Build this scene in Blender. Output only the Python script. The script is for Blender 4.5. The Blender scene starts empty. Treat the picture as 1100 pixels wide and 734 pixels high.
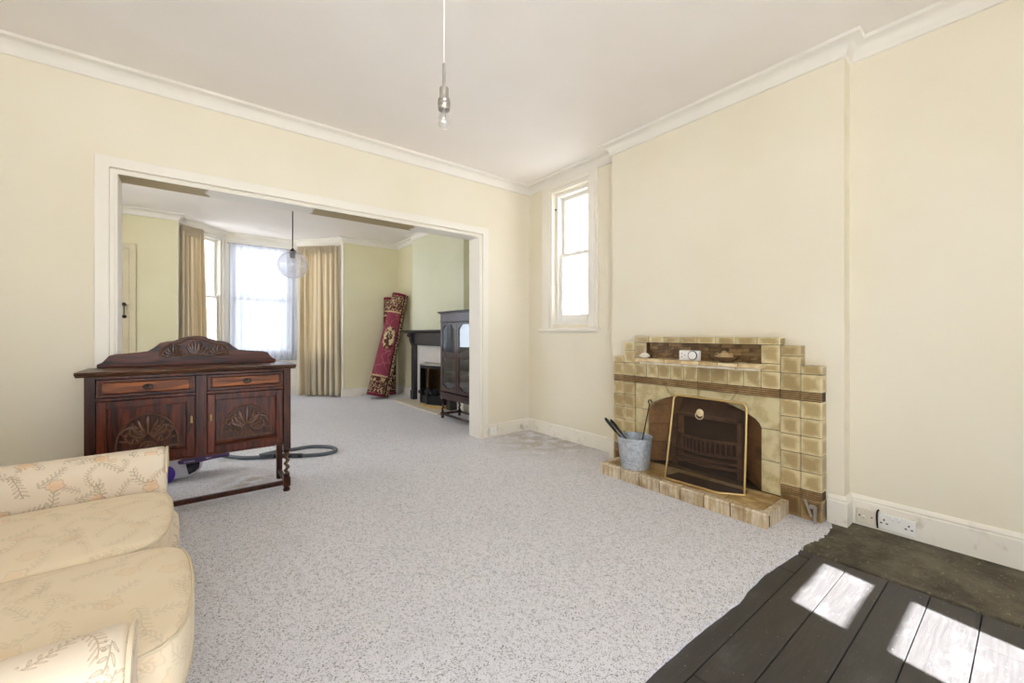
import bpy, bmesh, math, random
from mathutils import Vector, Matrix
random.seed(7)
PI = math.pi
SC = bpy.context.scene
COL = SC.collection

# ------------------------------------------------------------------ colour / material helpers
def lin(c):
    c /= 255.0
    return c / 12.92 if c <= 0.04045 else ((c + 0.055) / 1.055) ** 2.4

def S(r, g, b):
    return (lin(r), lin(g), lin(b), 1.0)

class NT:
    def __init__(s, name):
        s.m = bpy.data.materials.new(name)
        s.m.use_nodes = True
        s.t = s.m.node_tree
        s.t.nodes.clear()
        s.out = s.t.nodes.new('ShaderNodeOutputMaterial')
        s._tc = None

    def n(s, kind, ins=None, **attr):
        nd = s.t.nodes.new(kind)
        for k, v in attr.items():
            setattr(nd, k, v)
        for k, v in (ins or {}).items():
            s.put(nd.inputs[k], v)
        return nd

    def put(s, sock, v):
        if isinstance(v, bpy.types.NodeSocket):
            s.t.links.new(v, sock)
        elif isinstance(v, (tuple, list)) and len(v) == 4 and sock.type == 'VECTOR':
            sock.default_value = v[:3]
        else:
            sock.default_value = v

    def co(s, which='Object'):
        if s._tc is None:
            s._tc = s.n('ShaderNodeTexCoord')
        return s._tc.outputs[which]

    def mapping(s, vec, scale=(1, 1, 1), rot=(0, 0, 0), loc=(0, 0, 0)):
        return s.n('ShaderNodeMapping', {'Vector': vec, 'Scale': scale, 'Rotation': rot, 'Location': loc}).outputs[0]

    def noise(s, vec, scale, detail=3, rough=.5, dist=0, out=0):
        return s.n('ShaderNodeTexNoise', {'Vector': vec, 'Scale': scale, 'Detail': detail, 'Roughness': rough,
                                          'Distortion': dist}).outputs[out]

    def voro(s, vec, scale, feature='F1', dim='3D', rand=1.0):
        return s.n('ShaderNodeTexVoronoi', {'Vector': vec, 'Scale': scale, 'Randomness': rand}, feature=feature,
                   voronoi_dimensions=dim)

    def math(s, op, a, b=0.0, c=0.0, clamp=False):
        return s.n('ShaderNodeMath', {0: a, 1: b, 2: c}, operation=op, use_clamp=clamp).outputs[0]

    def step(s, v, lo, hi):
        return s.n('ShaderNodeMapRange', {'Value': v, 'From Min': lo, 'From Max': hi}, interpolation_type='SMOOTHSTEP').outputs[0]

    def mix(s, f, a, b, mode='MIX'):
        nd = s.n('ShaderNodeMix', data_type='RGBA', blend_type=mode)
        s.put(nd.inputs[0], f); s.put(nd.inputs[6], a); s.put(nd.inputs[7], b)
        return nd.outputs[2]

    def sep(s, vec):
        return s.n('ShaderNodeSeparateXYZ', {0: vec}).outputs

    def comb(s, x=0.0, y=0.0, z=0.0):
        return s.n('ShaderNodeCombineXYZ', {0: x, 1: y, 2: z}).outputs[0]

    def bump(s, h, strength=.3, dist=.01):
        return s.n('ShaderNodeBump', {'Height': h, 'Strength': strength, 'Distance': dist}).outputs[0]

    def bsdf(s, color, rough=.5, metal=0.0, normal=None, spec=.5, **extra):
        b = s.n('ShaderNodeBsdfPrincipled', {'Base Color': color, 'Roughness': rough, 'Metallic': metal,
                                             'Specular IOR Level': spec})
        if normal is not None:
            s.put(b.inputs['Normal'], normal)
        for k, v in extra.items():
            s.put(b.inputs[k.replace('_', ' ')], v)
        s.t.links.new(b.outputs[0], s.out.inputs[0])
        return s.m

def plain(name, c, rough=.5, metal=0.0, var=.06, scale=9, spec=.5):
    t = NT(name)
    nz = t.noise(t.co(), scale, 4)
    d = tuple(x * (1 - var * 2.2) for x in c[:3]) + (1,)
    l = tuple(min(1, x * (1 + var)) for x in c[:3]) + (1,)
    return t.bsdf(t.mix(nz, d, l), rough, metal, spec=spec)

M = {}
def wall_mat(name, c, c2, stain=None):
    t = NT(name)
    big = t.noise(t.co(), 1.1, 3)
    fine = t.noise(t.co(), 55, 4)
    colr = t.mix(t.step(big, .35, .7), c, c2)
    if stain:
        z = t.sep(t.co())[2]
        near = t.step(z, .22, .0)
        blot = t.step(t.noise(t.co(), 9, 5, .65), .55, .72)
        colr = t.mix(t.math('MULTIPLY', t.math('MULTIPLY', near, blot), .55), colr, stain)
    return t.bsdf(colr, .75, normal=t.bump(fine, .08, .004), spec=.25)

M['wall'] = wall_mat('wall_paint_yellow', S(228, 219, 197), S(232, 224, 205))
M['wall_far'] = wall_mat('wall_paint_far', S(222, 214, 178), S(227, 220, 187))
M['breast_far'] = wall_mat('breast_paint_far', S(226, 226, 202), S(220, 219, 190))
M['ceil'] = wall_mat('ceiling_white', S(234, 227, 220), S(238, 232, 226))
M['cornice'] = wall_mat('cornice_white', S(230, 224, 213), S(234, 229, 220))
M['trim'] = wall_mat('trim_gloss', S(232, 225, 212), S(237, 231, 219), S(120, 95, 60))
M['trim'].node_tree.nodes['Principled BSDF'].inputs['Roughness'].default_value = .38
M['trim'].node_tree.nodes['Principled BSDF'].inputs['Specular IOR Level'].default_value = .45
M['doorcream'] = plain('door_cream', S(214, 203, 170), .45)
M['win'] = plain('window_white', S(236, 232, 224), .4, var=.03)

# soffit: bare patches where paint has come away
t = NT('soffit_paint')
x = t.sep(t.co())[0]
wx = t.math('ADD', x, t.math('MULTIPLY', t.math('SUBTRACT', t.noise(t.co(), 14, 4), .5), .12))
pat = t.math('MAXIMUM', t.math('MULTIPLY', t.step(wx, .08, .10), t.step(wx, .80, .78)), t.step(wx, 1.66, 1.70))
M['soffit'] = t.bsdf(t.mix(pat, S(160, 142, 106), S(228, 224, 216)), .5)

# carpet
t = NT('carpet_fleck')
v = t.co()
g1 = t.noise(t.mapping(v, (1, 1.9, 1), (0, 0, .35)), 150, 2, .6)
g2 = t.noise(t.mapping(v, (1, 1, 1), loc=(3, 1, 0)), 80, 3, .7)
g3 = t.noise(v, 2.3, 3)
f = t.math('ADD', t.math('MULTIPLY', g1, .62), t.math('MULTIPLY', g2, .38))
c = t.mix(t.step(f, .37, .495), S(112, 110, 113), S(238, 236, 241))
c = t.mix(t.math('MULTIPLY', t.step(g3, .55, .8), .25), c, S(196, 194, 196))
px_, py_, pz_ = t.sep(v)
dmp = t.n('ShaderNodeVectorMath', {0: v, 1: (2.98, 3.15, 0)}, operation='DISTANCE').outputs['Value']
st = t.math('MULTIPLY', t.step(dmp, .95, .15), t.step(t.noise(v, 7, 4), .3, .6))
c = t.mix(t.math('MULTIPLY', st, .5), c, S(150, 132, 92))
dm2 = t.n('ShaderNodeVectorMath', {0: v, 1: (.33, 3.62, 0)}, operation='DISTANCE').outputs['Value']
st2 = t.math('MULTIPLY', t.step(dm2, .3, .03), t.step(t.noise(v, 9, 4), .38, .6))
c = t.mix(t.math('MULTIPLY', st2, .55), c, S(142, 112, 74))
M['carpet'] = t.bsdf(c, .95, normal=t.bump(f, .9, .012), spec=.1, Sheen_Weight=.15)

# black painted boards
t = NT('boards_black')
v = t.co()
gr = t.noise(t.mapping(v, (2.2, 34, 8)), 3, 4)
dust = t.step(t.noise(v, 95, 3, .6), .69, .74)
sm = t.step(t.noise(t.mapping(v, (1, 2, 1)), 5, 5, .7), .5, .8)
c = t.mix(gr, S(44, 41, 40), S(66, 62, 60))
c = t.mix(t.math('MULTIPLY', sm, .5), c, S(108, 105, 102))
c = t.mix(t.math('MULTIPLY', dust, .6), c, S(190, 184, 176))
M['boards'] = t.bsdf(c, t.math('ADD', .42, t.math('MULTIPLY', sm, .2)), normal=t.bump(gr, .15, .004), spec=.5)
t = NT('slab_concrete')
c = t.mix(t.step(t.noise(v := t.co(), 4.5, 8, .72), .3, .7), S(56, 51, 41), S(112, 104, 86))
c = t.mix(t.math('MULTIPLY', t.step(t.noise(t.mapping(v, (1, 3, 1), (0, 0, .6)), 22, 5, .75), .58, .70), .6), c, S(182, 170, 144))
M['slab'] = t.bsdf(c, .7, normal=t.bump(t.noise(v, 40, 4), .2, .005), spec=.35)
M['gap'] = plain('gap_black', S(18, 16, 15), .9)

# woods
def wood(name, dark, light, axis=0, rough=.35, scale=1.0, spec=.5):
    t = NT(name)
    sc = [14 * scale] * 3
    sc[axis] = 1.3 * scale
    v = t.mapping(t.co(), tuple(sc))
    g = t.noise(v, 2.2, 5, .6, 1.2)
    g2 = t.noise(t.co(), 5, 3)
    c = t.mix(t.step(g, .3, .72), dark, light)
    c = t.mix(t.math('MULTIPLY', g2, .3), c, dark)
    return t.bsdf(c, rough, normal=t.bump(g, .07, .003), spec=spec)
M['oak'] = wood('sideboard_oak', S(38, 17, 9), S(110, 52, 26), 0, .32, spec=.22)
M['oak_v'] = wood('sideboard_oak_upright', S(36, 15, 8), S(112, 50, 24), 2, .32, spec=.22)
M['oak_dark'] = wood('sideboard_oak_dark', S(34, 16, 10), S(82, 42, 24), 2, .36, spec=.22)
M['oak_orange'] = wood('sideboard_drawer_orange', S(90, 44, 16), S(176, 102, 42), 0, .4, spec=.25)
M['oak_top'] = wood('sideboard_top_worn', S(50, 28, 17), S(108, 72, 45), 0, .3)
M['carved'] = plain('carved_oak', S(98, 66, 48), .27, var=.2, scale=30)  # relief lighter than its ground: highlights put into the colour
M['barley'] = plain('barley_twist_oak', S(96, 66, 36), .3, var=.25, scale=20)
M['cab'] = wood('cabinet_mahogany', S(36, 22, 22), S(72, 44, 40), 2, .22)
M['mantel'] = wood('mantel_black_wood', S(28, 24, 26), S(52, 44, 46), 1, .3)

# metals
M['brass'] = plain('brass_old', S(226, 198, 136), .32, 1.0, var=.08, scale=14)
M['brass_pale'] = plain('brass_pale', S(236, 222, 180), .4, .6, var=.05)
M['dish_lid'] = plain('dish_lid', S(206, 182, 138), .45, .5, var=.2, scale=60)
M['dish'] = plain('dish_bowl', S(132, 104, 78), .35, .6, var=.2, scale=30)
M['brass_dull'] = plain('brass_dull', S(150, 120, 72), .42, 1.0, var=.2, scale=25)
M['bronze'] = plain('bronze_dark', S(66, 52, 44), .4, .9, var=.2)
M['steel'] = plain('steel_satin', S(196, 192, 186), .3, 1.0, var=.06)
M['iron'] = plain('iron_black', S(26, 23, 22), .5, .3, var=.2, scale=20)
M['castiron'] = plain('cast_iron_rust', S(112, 80, 62), .6, .25, var=.3, scale=18)
t = NT('galvanised_steel')
sp = t.voro(t.co(), 60).outputs['Color']
nz = t.noise(t.mapping(t.co(), (1, 1, .5)), 9, 4)
c = t.mix(t.sep(sp)[0], S(168, 175, 184), S(202, 208, 214))
c = t.mix(t.math('MULTIPLY', t.step(nz, .52, .72), .5), c, S(112, 112, 106))
M['galv'] = t.bsdf(c, .38, .45)

M['white_plastic'] = plain('white_plastic', S(238, 236, 232), .35, var=.02)
M['cream_plastic'] = plain('cream_plastic', S(224, 214, 196), .4, var=.03)
M['black_plastic'] = plain('black_plastic', S(24, 23, 24), .4, var=.05)
M['grey_plastic'] = plain('grey_plastic', S(206, 204, 208), .35, var=.03)
M['purple'] = plain('purple_plastic', S(84, 52, 168), .3, var=.08)
M['purple_dark'] = plain('purple_band', S(72, 48, 98), .32, var=.08)
M['smoke'] = plain('smoked_plastic', S(30, 26, 38), .12, var=.1)
M['hose'] = plain('hose_grey', S(92, 96, 102), .35, var=.1, scale=40)
M['marks'] = plain('pale_print', S(206, 196, 214), .5)
M['mark_dark'] = plain('socket_slot', S(30, 28, 28), .6)
M['shell'] = plain('shell_white', S(236, 228, 216), .4, var=.08, scale=60)
M['coal'] = plain('coal_black', S(22, 21, 22), .6, var=.4, scale=30)
M['marble'] = plain('marble_pale', S(214, 208, 200), .35, var=.08, scale=12)
M['hearthstone'] = plain('hearth_stone', S(214, 204, 184), .5, var=.07, scale=10)

# fireplace tiles : mottled buff glaze, each tile fired a little differently
def tile_mat(name, base, dark, edge, speck=.55, rough=.28, per_tile=True):
    t = NT(name)
    tint = t.n('ShaderNodeAttribute', attribute_name='tint').outputs['Fac']
    v = t.co()
    sp = t.noise(v, 240, 3, .7)
    cl = t.noise(t.comb(*[t.math('ADD', q, t.math('MULTIPLY', tint, k)) for q, k in zip(t.sep(v), (3., 7., 5.))]), 11, 3)
    if per_tile:
        a, b, _ = t.sep(t.co('UV'))
        e = t.math('MINIMUM', t.math('MINIMUM', a, t.math('SUBTRACT', 1., a)), t.math('MINIMUM', b, t.math('SUBTRACT', 1., b)))
        mid = t.step(t.math('ADD', e, t.math('MULTIPLY', t.math('SUBTRACT', cl, .5), .75)), -.02, .30)
    else:
        mid = t.step(cl, .40, .62)
    c = t.mix(mid, edge, base)
    c = t.mix(t.math('MULTIPLY', t.math('MULTIPLY', mid, t.step(sp, .40, .60)), speck), c, dark)
    c = t.mix(t.math('MULTIPLY', t.step(tint, .3, 1.0), .38), c, dark)
    return t.bsdf(c, rough, normal=t.bump(sp, .05, .002), spec=.5)
M['tile'] = tile_mat('tile_buff', S(190, 168, 120), S(122, 94, 54), S(214, 199, 156), .62)
M['tile_slab'] = tile_mat('tile_slab', S(196, 178, 132), S(136, 108, 66), S(210, 196, 154), .4, per_tile=False)
M['tile_rib'] = tile_mat('tile_ribbed', S(158, 124, 80), S(104, 74, 42), S(182, 150, 102), .5, .35, False)
M['tile_recess'] = tile_mat('tile_recess', S(112, 82, 48), S(60, 42, 24), S(150, 120, 78), .8, .35, False)
M['tile_base'] = tile_mat('tile_base_brown', S(124, 94, 56), S(76, 52, 28), S(166, 138, 92), .7)
M['tile_top'] = tile_mat('tile_hearth_top', S(176, 142, 84), S(116, 84, 44), S(204, 180, 130), .5, .35, False)
M['tile_nose'] = tile_mat('tile_shelf_nosing', S(222, 212, 190), S(160, 130, 90), S(234, 226, 208), .3, .3, False)
M['tile_shelf'] = tile_mat('tile_shelf', S(206, 178, 130), S(150, 112, 70), S(222, 202, 162), .5, .3, False)
M['grout'] = plain('grout_brown', S(82, 60, 34), .8, var=.2, scale=40)
t = NT('tile_hearth_stained')
v = t.co()
tint = t.n('ShaderNodeAttribute', attribute_name='tint').outputs['Fac']
streak = t.noise(t.mapping(v, (20, 26, 3.5)), 2.2, 4, .65)
c = t.mix(t.step(streak, .36, .66), S(184, 160, 122), S(224, 212, 188))
c = t.mix(t.math('MULTIPLY', t.step(t.noise(v, 7, 4), .5, .72), .7), c, S(140, 108, 56))
c = t.mix(t.math('MULTIPLY', tint, .2), c, S(110, 84, 50))
M['tile_hearth'] = t.bsdf(c, .35)
t = NT('firebrick')
v = t.co()
c = t.mix(t.noise(v, 60, 5, .75), S(84, 54, 30), S(168, 124, 78))
c = t.mix(t.math('MULTIPLY', t.step(t.noise(v, 5, 4), .45, .7), .6), c, S(66, 46, 30))
M['firebrick'] = t.bsdf(c, .8)
M['soot'] = plain('soot_brown', S(66, 48, 36), .85, var=.35, scale=14)

# brick outside
t = NT('outside_brick')
br = t.n('ShaderNodeTexBrick', {'Vector': t.mapping(t.co(), (1, 1, 1), (PI / 2, 0, 0)), 'Color1': S(94, 60, 48), 'Color2': S(80, 50, 40),
                                'Mortar': S(104, 92, 80), 'Scale': 1.0, 'Mortar Size': .012, 'Brick Width': .225,
                                'Row Height': .075})
M['brick'] = t.bsdf(br.outputs[0], .9)
M['ground_out'] = plain('paving_outside', S(128, 126, 124), .9)

# glass : thin sheet
def glass_mat(name, tint=(1, 1, 1, 1), refl=.06, rough=.0):
    t = NT(name)
    tr = t.n('ShaderNodeBsdfTransparent', {'Color': tint})
    gl = t.n('ShaderNodeBsdfGlossy', {'Color': (1, 1, 1, 1), 'Roughness': rough})
    lw = t.n('ShaderNodeLayerWeight', {'Blend': .5})
    f = t.math('ADD', t.math('MULTIPLY', t.math('POWER', lw.outputs['Facing'], 5.0), .8), refl + .03, clamp=True)
    mx = t.n('ShaderNodeMixShader', {0: f, 1: tr.outputs[0], 2: gl.outputs[0]})
    t.t.links.new(mx.outputs[0], t.out.inputs[0])
    return t.m
M['glass'] = glass_mat('window_glass', refl=.0)
M['glass_cab'] = glass_mat('cabinet_glass', (.62, .66, .66, 1), .07)
t = NT('globe_glass')
tr = t.n('ShaderNodeBsdfTransparent', {'Color': (.95, .95, .97, 1)})
gl = t.n('ShaderNodeBsdfGlossy', {'Color': (1, 1, 1, 1), 'Roughness': .03})
df = t.n('ShaderNodeBsdfTranslucent', {'Color': S(232, 232, 238)}); d2 = t.n('ShaderNodeBsdfDiffuse', {'Color': S(232, 232, 238)})
m0 = t.n('ShaderNodeMixShader', {0: .5, 1: df.outputs[0], 2: d2.outputs[0]})
lw = t.n('ShaderNodeLayerWeight', {'Blend': .5})
m1 = t.n('ShaderNodeMixShader', {0: t.math('ADD', .22, t.math('MULTIPLY', t.math('POWER', lw.outputs['Facing'], 3.0), .45)), 1: tr.outputs[0], 2: m0.outputs[0]})
m2 = t.n('ShaderNodeMixShader', {0: t.math('ADD', .05, t.math('MULTIPLY', t.math('POWER', lw.outputs['Facing'], 5.0), .5)), 1: m1.outputs[0], 2: gl.outputs[0]})
t.t.links.new(m2.outputs[0], t.out.inputs[0])
M['glass_globe'] = t.m
M['glass_bulb'] = glass_mat('bulb_glass', (.93, .93, .92, 1), .08)

# sheer curtain : thin woven fabric, partly see-through
t = NT('sheer_net')
fz = t.noise(t.mapping(t.co(), (9, 9, .3)), 3, 3)
dif = t.n('ShaderNodeBsdfDiffuse', {'Color': S(200, 201, 208)})
trl = t.n('ShaderNodeBsdfTranslucent', {'Color': S(170, 171, 178)})
m1 = t.n('ShaderNodeMixShader', {0: .6, 1: dif.outputs[0], 2: trl.outputs[0]})
trn = t.n('ShaderNodeBsdfTransparent', {'Color': (1, 1, 1, 1)})
m2 = t.n('ShaderNodeMixShader', {0: t.math('ADD', .88, t.math('MULTIPLY', fz, .12)), 1: trn.outputs[0], 2: m1.outputs[0]})
t.t.links.new(m2.outputs[0], t.out.inputs[0])
M['sheer'] = t.m
# fire-screen mesh : fine woven wire
t = NT('screen_wire')
dif = t.n('ShaderNodeBsdfPrincipled', {'Base Color': S(58, 44, 28), 'Roughness': .55, 'Metallic': .3})
trn = t.n('ShaderNodeBsdfTransparent', {'Color': (1, 1, 1, 1)})
sp = t.step(t.noise(t.co(), 320, 2), .3, .7)
m2 = t.n('ShaderNodeMixShader', {0: t.math('ADD', .32, t.math('MULTIPLY', sp, .14)), 1: trn.outputs[0], 2: dif.outputs[0]})
t.t.links.new(m2.outputs[0], t.out.inputs[0])
M['screen'] = t.m

# curtain fabric with woven stripes running down the drop
t = NT('curtain_stripe')
u = t.sep(t.co('UV'))[0]
st = t.math('SINE', t.math('MULTIPLY', u, 95.))
st2 = t.noise(t.comb(t.math('MULTIPLY', u, 40.), 0., 0.), 1., 2)
c = t.mix(t.step(st, -.3, .6), S(206, 190, 158), S(236, 226, 206))
c = t.mix(t.math('MULTIPLY', t.step(st2, .5, .7), .5), c, S(172, 146, 104))
dif = t.n('ShaderNodeBsdfDiffuse', {'Color': c})
trl = t.n('ShaderNodeBsdfTranslucent', {'Color': c})
m1 = t.n('ShaderNodeMixShader', {0: .38, 1: dif.outputs[0], 2: trl.outputs[0]})
t.t.links.new(m1.outputs[0], t.out.inputs[0])
M['curtain'] = t.m

# sofa floral fabric (uv in metres)
def floral(name, base, base2, strength):
    t = NT(name)
    uv = t.mapping(t.co('UV'), (2.0, 2.0, 1))
    wob = t.n('ShaderNodeVectorMath', {0: uv, 1: t.n('ShaderNodeVectorMath', {0: t.noise(uv, 7, 2, out=1), 1: (.05, .05, 0)}, operation='MULTIPLY').outputs[0]}, operation='ADD').outputs[0]
    c = t.mix(t.noise(uv, 4, 3), base, base2)
    # sprigs : a bent stem with pairs of leaves, scattered and turned at random
    for k, (sc, nl, leafc) in enumerate(((3.6, 9., S(146, 132, 104)), (4.4, 9., S(166, 138, 104)), (4.0, 8., S(154, 140, 112)))):
        q = t.mapping(wob, (sc, sc, 1), (0, 0, .7 * k), (3.1 * k, 1.7 * k, 0))
        vo = t.voro(q, 1.0, dim='2D')
        d = t.n('ShaderNodeVectorMath', {0: q, 1: vo.outputs['Position']}, operation='SUBTRACT').outputs[0]
        cr, cg, cb_ = t.sep(vo.outputs['Color'])
        rot = t.n('ShaderNodeVectorRotate', {'Vector': d, 'Angle': t.math('MULTIPLY', cr, 6.28)}, rotation_type='Z_AXIS').outputs[0]
        x, y, _ = t.sep(rot)
        x = t.math('ADD', x, t.math('MULTIPLY', t.math('MULTIPLY', y, y), t.math('SUBTRACT', t.math('MULTIPLY', cg, 2.4), 1.2)))
        ax = t.math('ABSOLUTE', x)
        inr = t.step(t.math('ABSOLUTE', y), .43, .40)
        stem = t.math('MULTIPLY', t.step(ax, .017, .006), inr)
        ph = t.math('SUBTRACT', t.math('FRACT', t.math('ADD', t.math('SUBTRACT', t.math('MULTIPLY', y, nl), t.math('MULTIPLY', ax, nl * .8)), t.math('MULTIPLY', t.math('SIGN', x), .25))), .5)
        ll = t.math('ADD', t.math('POWER', t.math('DIVIDE', ph, .26), 2.), t.math('POWER', t.math('DIVIDE', t.math('SUBTRACT', ax, .060), .055), 2.))
        leaf = t.math('MULTIPLY', t.step(ll, 1.05, .75), inr)
        vein = t.step(ll, .2, .6)
        leaf = t.math('MULTIPLY', leaf, t.math('ADD', .45, t.math('MULTIPLY', vein, .55)))
        on = t.step(cb_, .18, .22)
        c = t.mix(t.math('MULTIPLY', t.math('MULTIPLY', t.math('MAXIMUM', stem, leaf), on), .62 * strength), c, leafc)
    # blooms : petals round each scattered point
    vo = t.voro(uv, 4.2, dim='2D')
    d = t.n('ShaderNodeVectorMath', {0: t.n('ShaderNodeVectorMath', {0: uv, 1: (4.2, 4.2, 0)}, operation='MULTIPLY').outputs[0],
                                     1: t.n('ShaderNodeVectorMath', {0: vo.outputs['Position'], 1: (4.2, 4.2, 0)}, operation='MULTIPLY').outputs[0]}, operation='SUBTRACT').outputs[0]
    dx, dy, _ = t.sep(d)
    ang = t.math('ARCTAN2', dx, dy)
    pet = t.math('ADD', .19, t.math('MULTIPLY', t.math('SINE', t.math('ADD', t.math('MULTIPLY', ang, 5.), t.math('MULTIPLY', t.noise(uv, 9, 2), 9.))), .03))
    inside = t.math('SUBTRACT', pet, vo.outputs['Distance'])
    pick = t.step(t.sep(vo.outputs['Color'])[0], .35, .4)
    ripple = t.math('ADD', .55, t.math('MULTIPLY', t.noise(uv, 30, 3), .7))
    bm_ = t.math('MULTIPLY', t.math('MULTIPLY', t.step(inside, -.05, .10), pick), ripple)
    c = t.mix(t.math('MULTIPLY', bm_, .8 * strength, clamp=True), c, S(226, 190, 150))
    rim = t.math('MULTIPLY', t.step(t.math('ABSOLUTE', inside), .03, .008), pick)
    c = t.mix(t.math('MULTIPLY', rim, .4 * strength), c, S(168, 128, 84))
    return t.bsdf(c, .85, normal=t.bump(t.noise(uv, 160, 2), .06, .003), spec=.15, Sheen_Weight=.1)
M['floral'] = floral('sofa_floral', S(219, 203, 180), S(227, 213, 193), 1.0)
M['floral_pale'] = floral('sofa_floral_worn', S(222, 204, 174), S(229, 213, 187), .36)
M['piping'] = plain('sofa_piping', S(212, 196, 166), .8)

# rolled rugs : uv u round the roll (0..1), v along it (0..1)
def rug(name, field, border):
    t = NT(name)
    u, v, _ = t.sep(t.co('UV'))
    p = t.comb(t.math('MULTIPLY', u, 1.1), t.math('MULTIPLY', v, 2.0))
    nb = t.voro(p, 9, dim='2D').outputs['Distance']
    nz = t.noise(p, 13, 3, .6)
    scroll = t.step(t.math('ABSOLUTE', t.math('SUBTRACT', t.noise(p, 5, 1.5), .5)), .02, .009)
    c = t.mix(t.math('MULTIPLY', scroll, .35), field, S(190, 136, 124))
    end = t.math('MINIMUM', v, t.math('SUBTRACT', 1.0, v))
    # medallion
    du = t.math('MULTIPLY', t.math('SUBTRACT', u, .74), 1.1)
    dv = t.math('MULTIPLY', t.math('SUBTRACT', v, .56), 2.0)
    rr = t.math('SQRT', t.math('ADD', t.math('POWER', t.math('MULTIPLY', du, 1.9), 2.), t.math('POWER', dv, 2.)))
    med = t.step(t.math('ADD', rr, t.math('MULTIPLY', t.math('SUBTRACT', nz, .5), .34)), .25, .21)
    c = t.mix(med, c, t.mix(t.step(nz, .46, .56), S(92, 52, 44), S(206, 188, 148)))
    bd = t.step(end, .185, .175)
    mot = t.step(t.math('ABSOLUTE', t.math('SUBTRACT', t.noise(p, 19, 1), .5)), .055, .03)
    bc = t.mix(mot, border, S(178, 152, 120))
    bc = t.mix(t.step(t.math('ABSOLUTE', t.math('SUBTRACT', end, .155)), .02, .014), bc, t.mix(t.step(nz, .5, .56), border, S(190, 160, 120)))
    c = t.mix(bd, c, bc)
    c = t.mix(t.step(t.math('ABSOLUTE', t.math('SUBTRACT', end, .19)), .008, .004), c, S(196, 170, 130))
    c = t.mix(t.step(end, .03, .024), c, S(120, 40, 60))
    # long border on the free edge
    le = t.step(u, .865, .87)
    c = t.mix(le, c, t.mix(t.math('MULTIPLY', mot, t.step(t.math('ABSOLUTE', t.math('SUBTRACT', u, .935)), .045, .038)), border, S(206, 190, 152)))
    return t.bsdf(c, .95, spec=.1, normal=t.bump(t.noise(p, 60, 2), .2, .004))
M['rug'] = rug('rug_crimson', S(134, 62, 76), S(80, 44, 42))
M['rug_dark'] = rug('rug_maroon', S(92, 40, 42), S(74, 34, 34))
M['rug_back'] = plain('rug_backing', S(120, 40, 50), .95)

# ------------------------------------------------------------------ geometry helpers
def BM():
    return bmesh.new()

def box(bm, x0, x1, y0, y1, z0, z1, tint=None):
    vs = [bm.verts.new(p) for p in ((x0, y0, z0), (x1, y0, z0), (x1, y1, z0), (x0, y1, z0),
                                    (x0, y0, z1), (x1, y0, z1), (x1, y1, z1), (x0, y1, z1))]
    fs = []
    for q in ((0, 3, 2, 1), (4, 5, 6, 7), (0, 1, 5, 4), (1, 2, 6, 5), (2, 3, 7, 6), (3, 0, 4, 7)):
        fs.append(bm.faces.new([vs[i] for i in q]))
    if tint is not None:
        set_tint(bm, fs, tint)
    return fs

def set_tint(bm, fs, tint):
    L = bm.loops.layers.float_color.get('tint') or bm.loops.layers.float_color.new('tint')
    U = bm.loops.layers.uv.get('UVMap') or bm.loops.layers.uv.new('UVMap')
    for f in fs:
        for l, q in zip(f.loops, ((0, 0), (1, 0), (1, 1), (0, 1), (0, 0), (0, 0), (0, 0), (0, 0), (0, 0), (0, 0), (0, 0), (0, 0), (0, 0), (0, 0), (0, 0))):
            l[L] = (tint, tint, tint, 1)
            l[U].uv = q

def prism(bm, poly, axis, a, b, tint=None):
    """poly: 2-D points; axis 0: (y,z) extruded in x; 1: (x,z) in y; 2: (x,y) in z"""
    def P(p, h):
        return ((h, p[0], p[1]), (p[0], h, p[1]), (p[0], p[1], h))[axis]
    A = [bm.verts.new(P(p, a)) for p in poly]
    B = [bm.verts.new(P(p, b)) for p in poly]
    n = len(poly)
    fs = [bm.faces.new(A), bm.faces.new(list(reversed(B)))]
    for i in range(n):
        j = (i + 1) % n
        fs.append(bm.faces.new((A[i], B[i], B[j], A[j])))
    if tint is not None:
        set_tint(bm, fs, tint)
    return fs

def tube(bm, pts, r, seg=8, closed=False, caps=True, flat=None):
    pts = [Vector(p) for p in pts]
    n = len(pts)
    rad = r if isinstance(r, (list, tuple)) else [r] * n
    rings = []
    up = None
    for i in range(n):
        a = pts[(i - 1) % n] if (closed or i > 0) else pts[i]
        b = pts[(i + 1) % n] if (closed or i < n - 1) else pts[i]
        d = (b - a).normalized()
        if up is None:
            up = Vector((0, 0, 1)) if abs(d.z) < .9 else Vector((1, 0, 0))
        s = d.cross(up)
        if s.length < 1e-5:
            s = d.orthogonal()
        s.normalize()
        up = s.cross(d).normalized()
        ring = []
        for k in range(seg):
            q = 2 * PI * k / seg
            o = s * math.cos(q) * rad[i] + up * math.sin(q) * rad[i]
            if flat is not None:
                o = o - flat[0] * (o.dot(flat[0])) * (1 - flat[1])
            ring.append(bm.verts.new(pts[i] + o))
        rings.append(ring)
    m = n if closed else n - 1
    for i in range(m):
        A, B = rings[i], rings[(i + 1) % n]
        for k in range(seg):
            bm.faces.new((A[k], A[(k + 1) % seg], B[(k + 1) % seg], B[k]))
    if caps and not closed:
        bm.faces.new(list(reversed(rings[0])))
        bm.faces.new(rings[-1])

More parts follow.
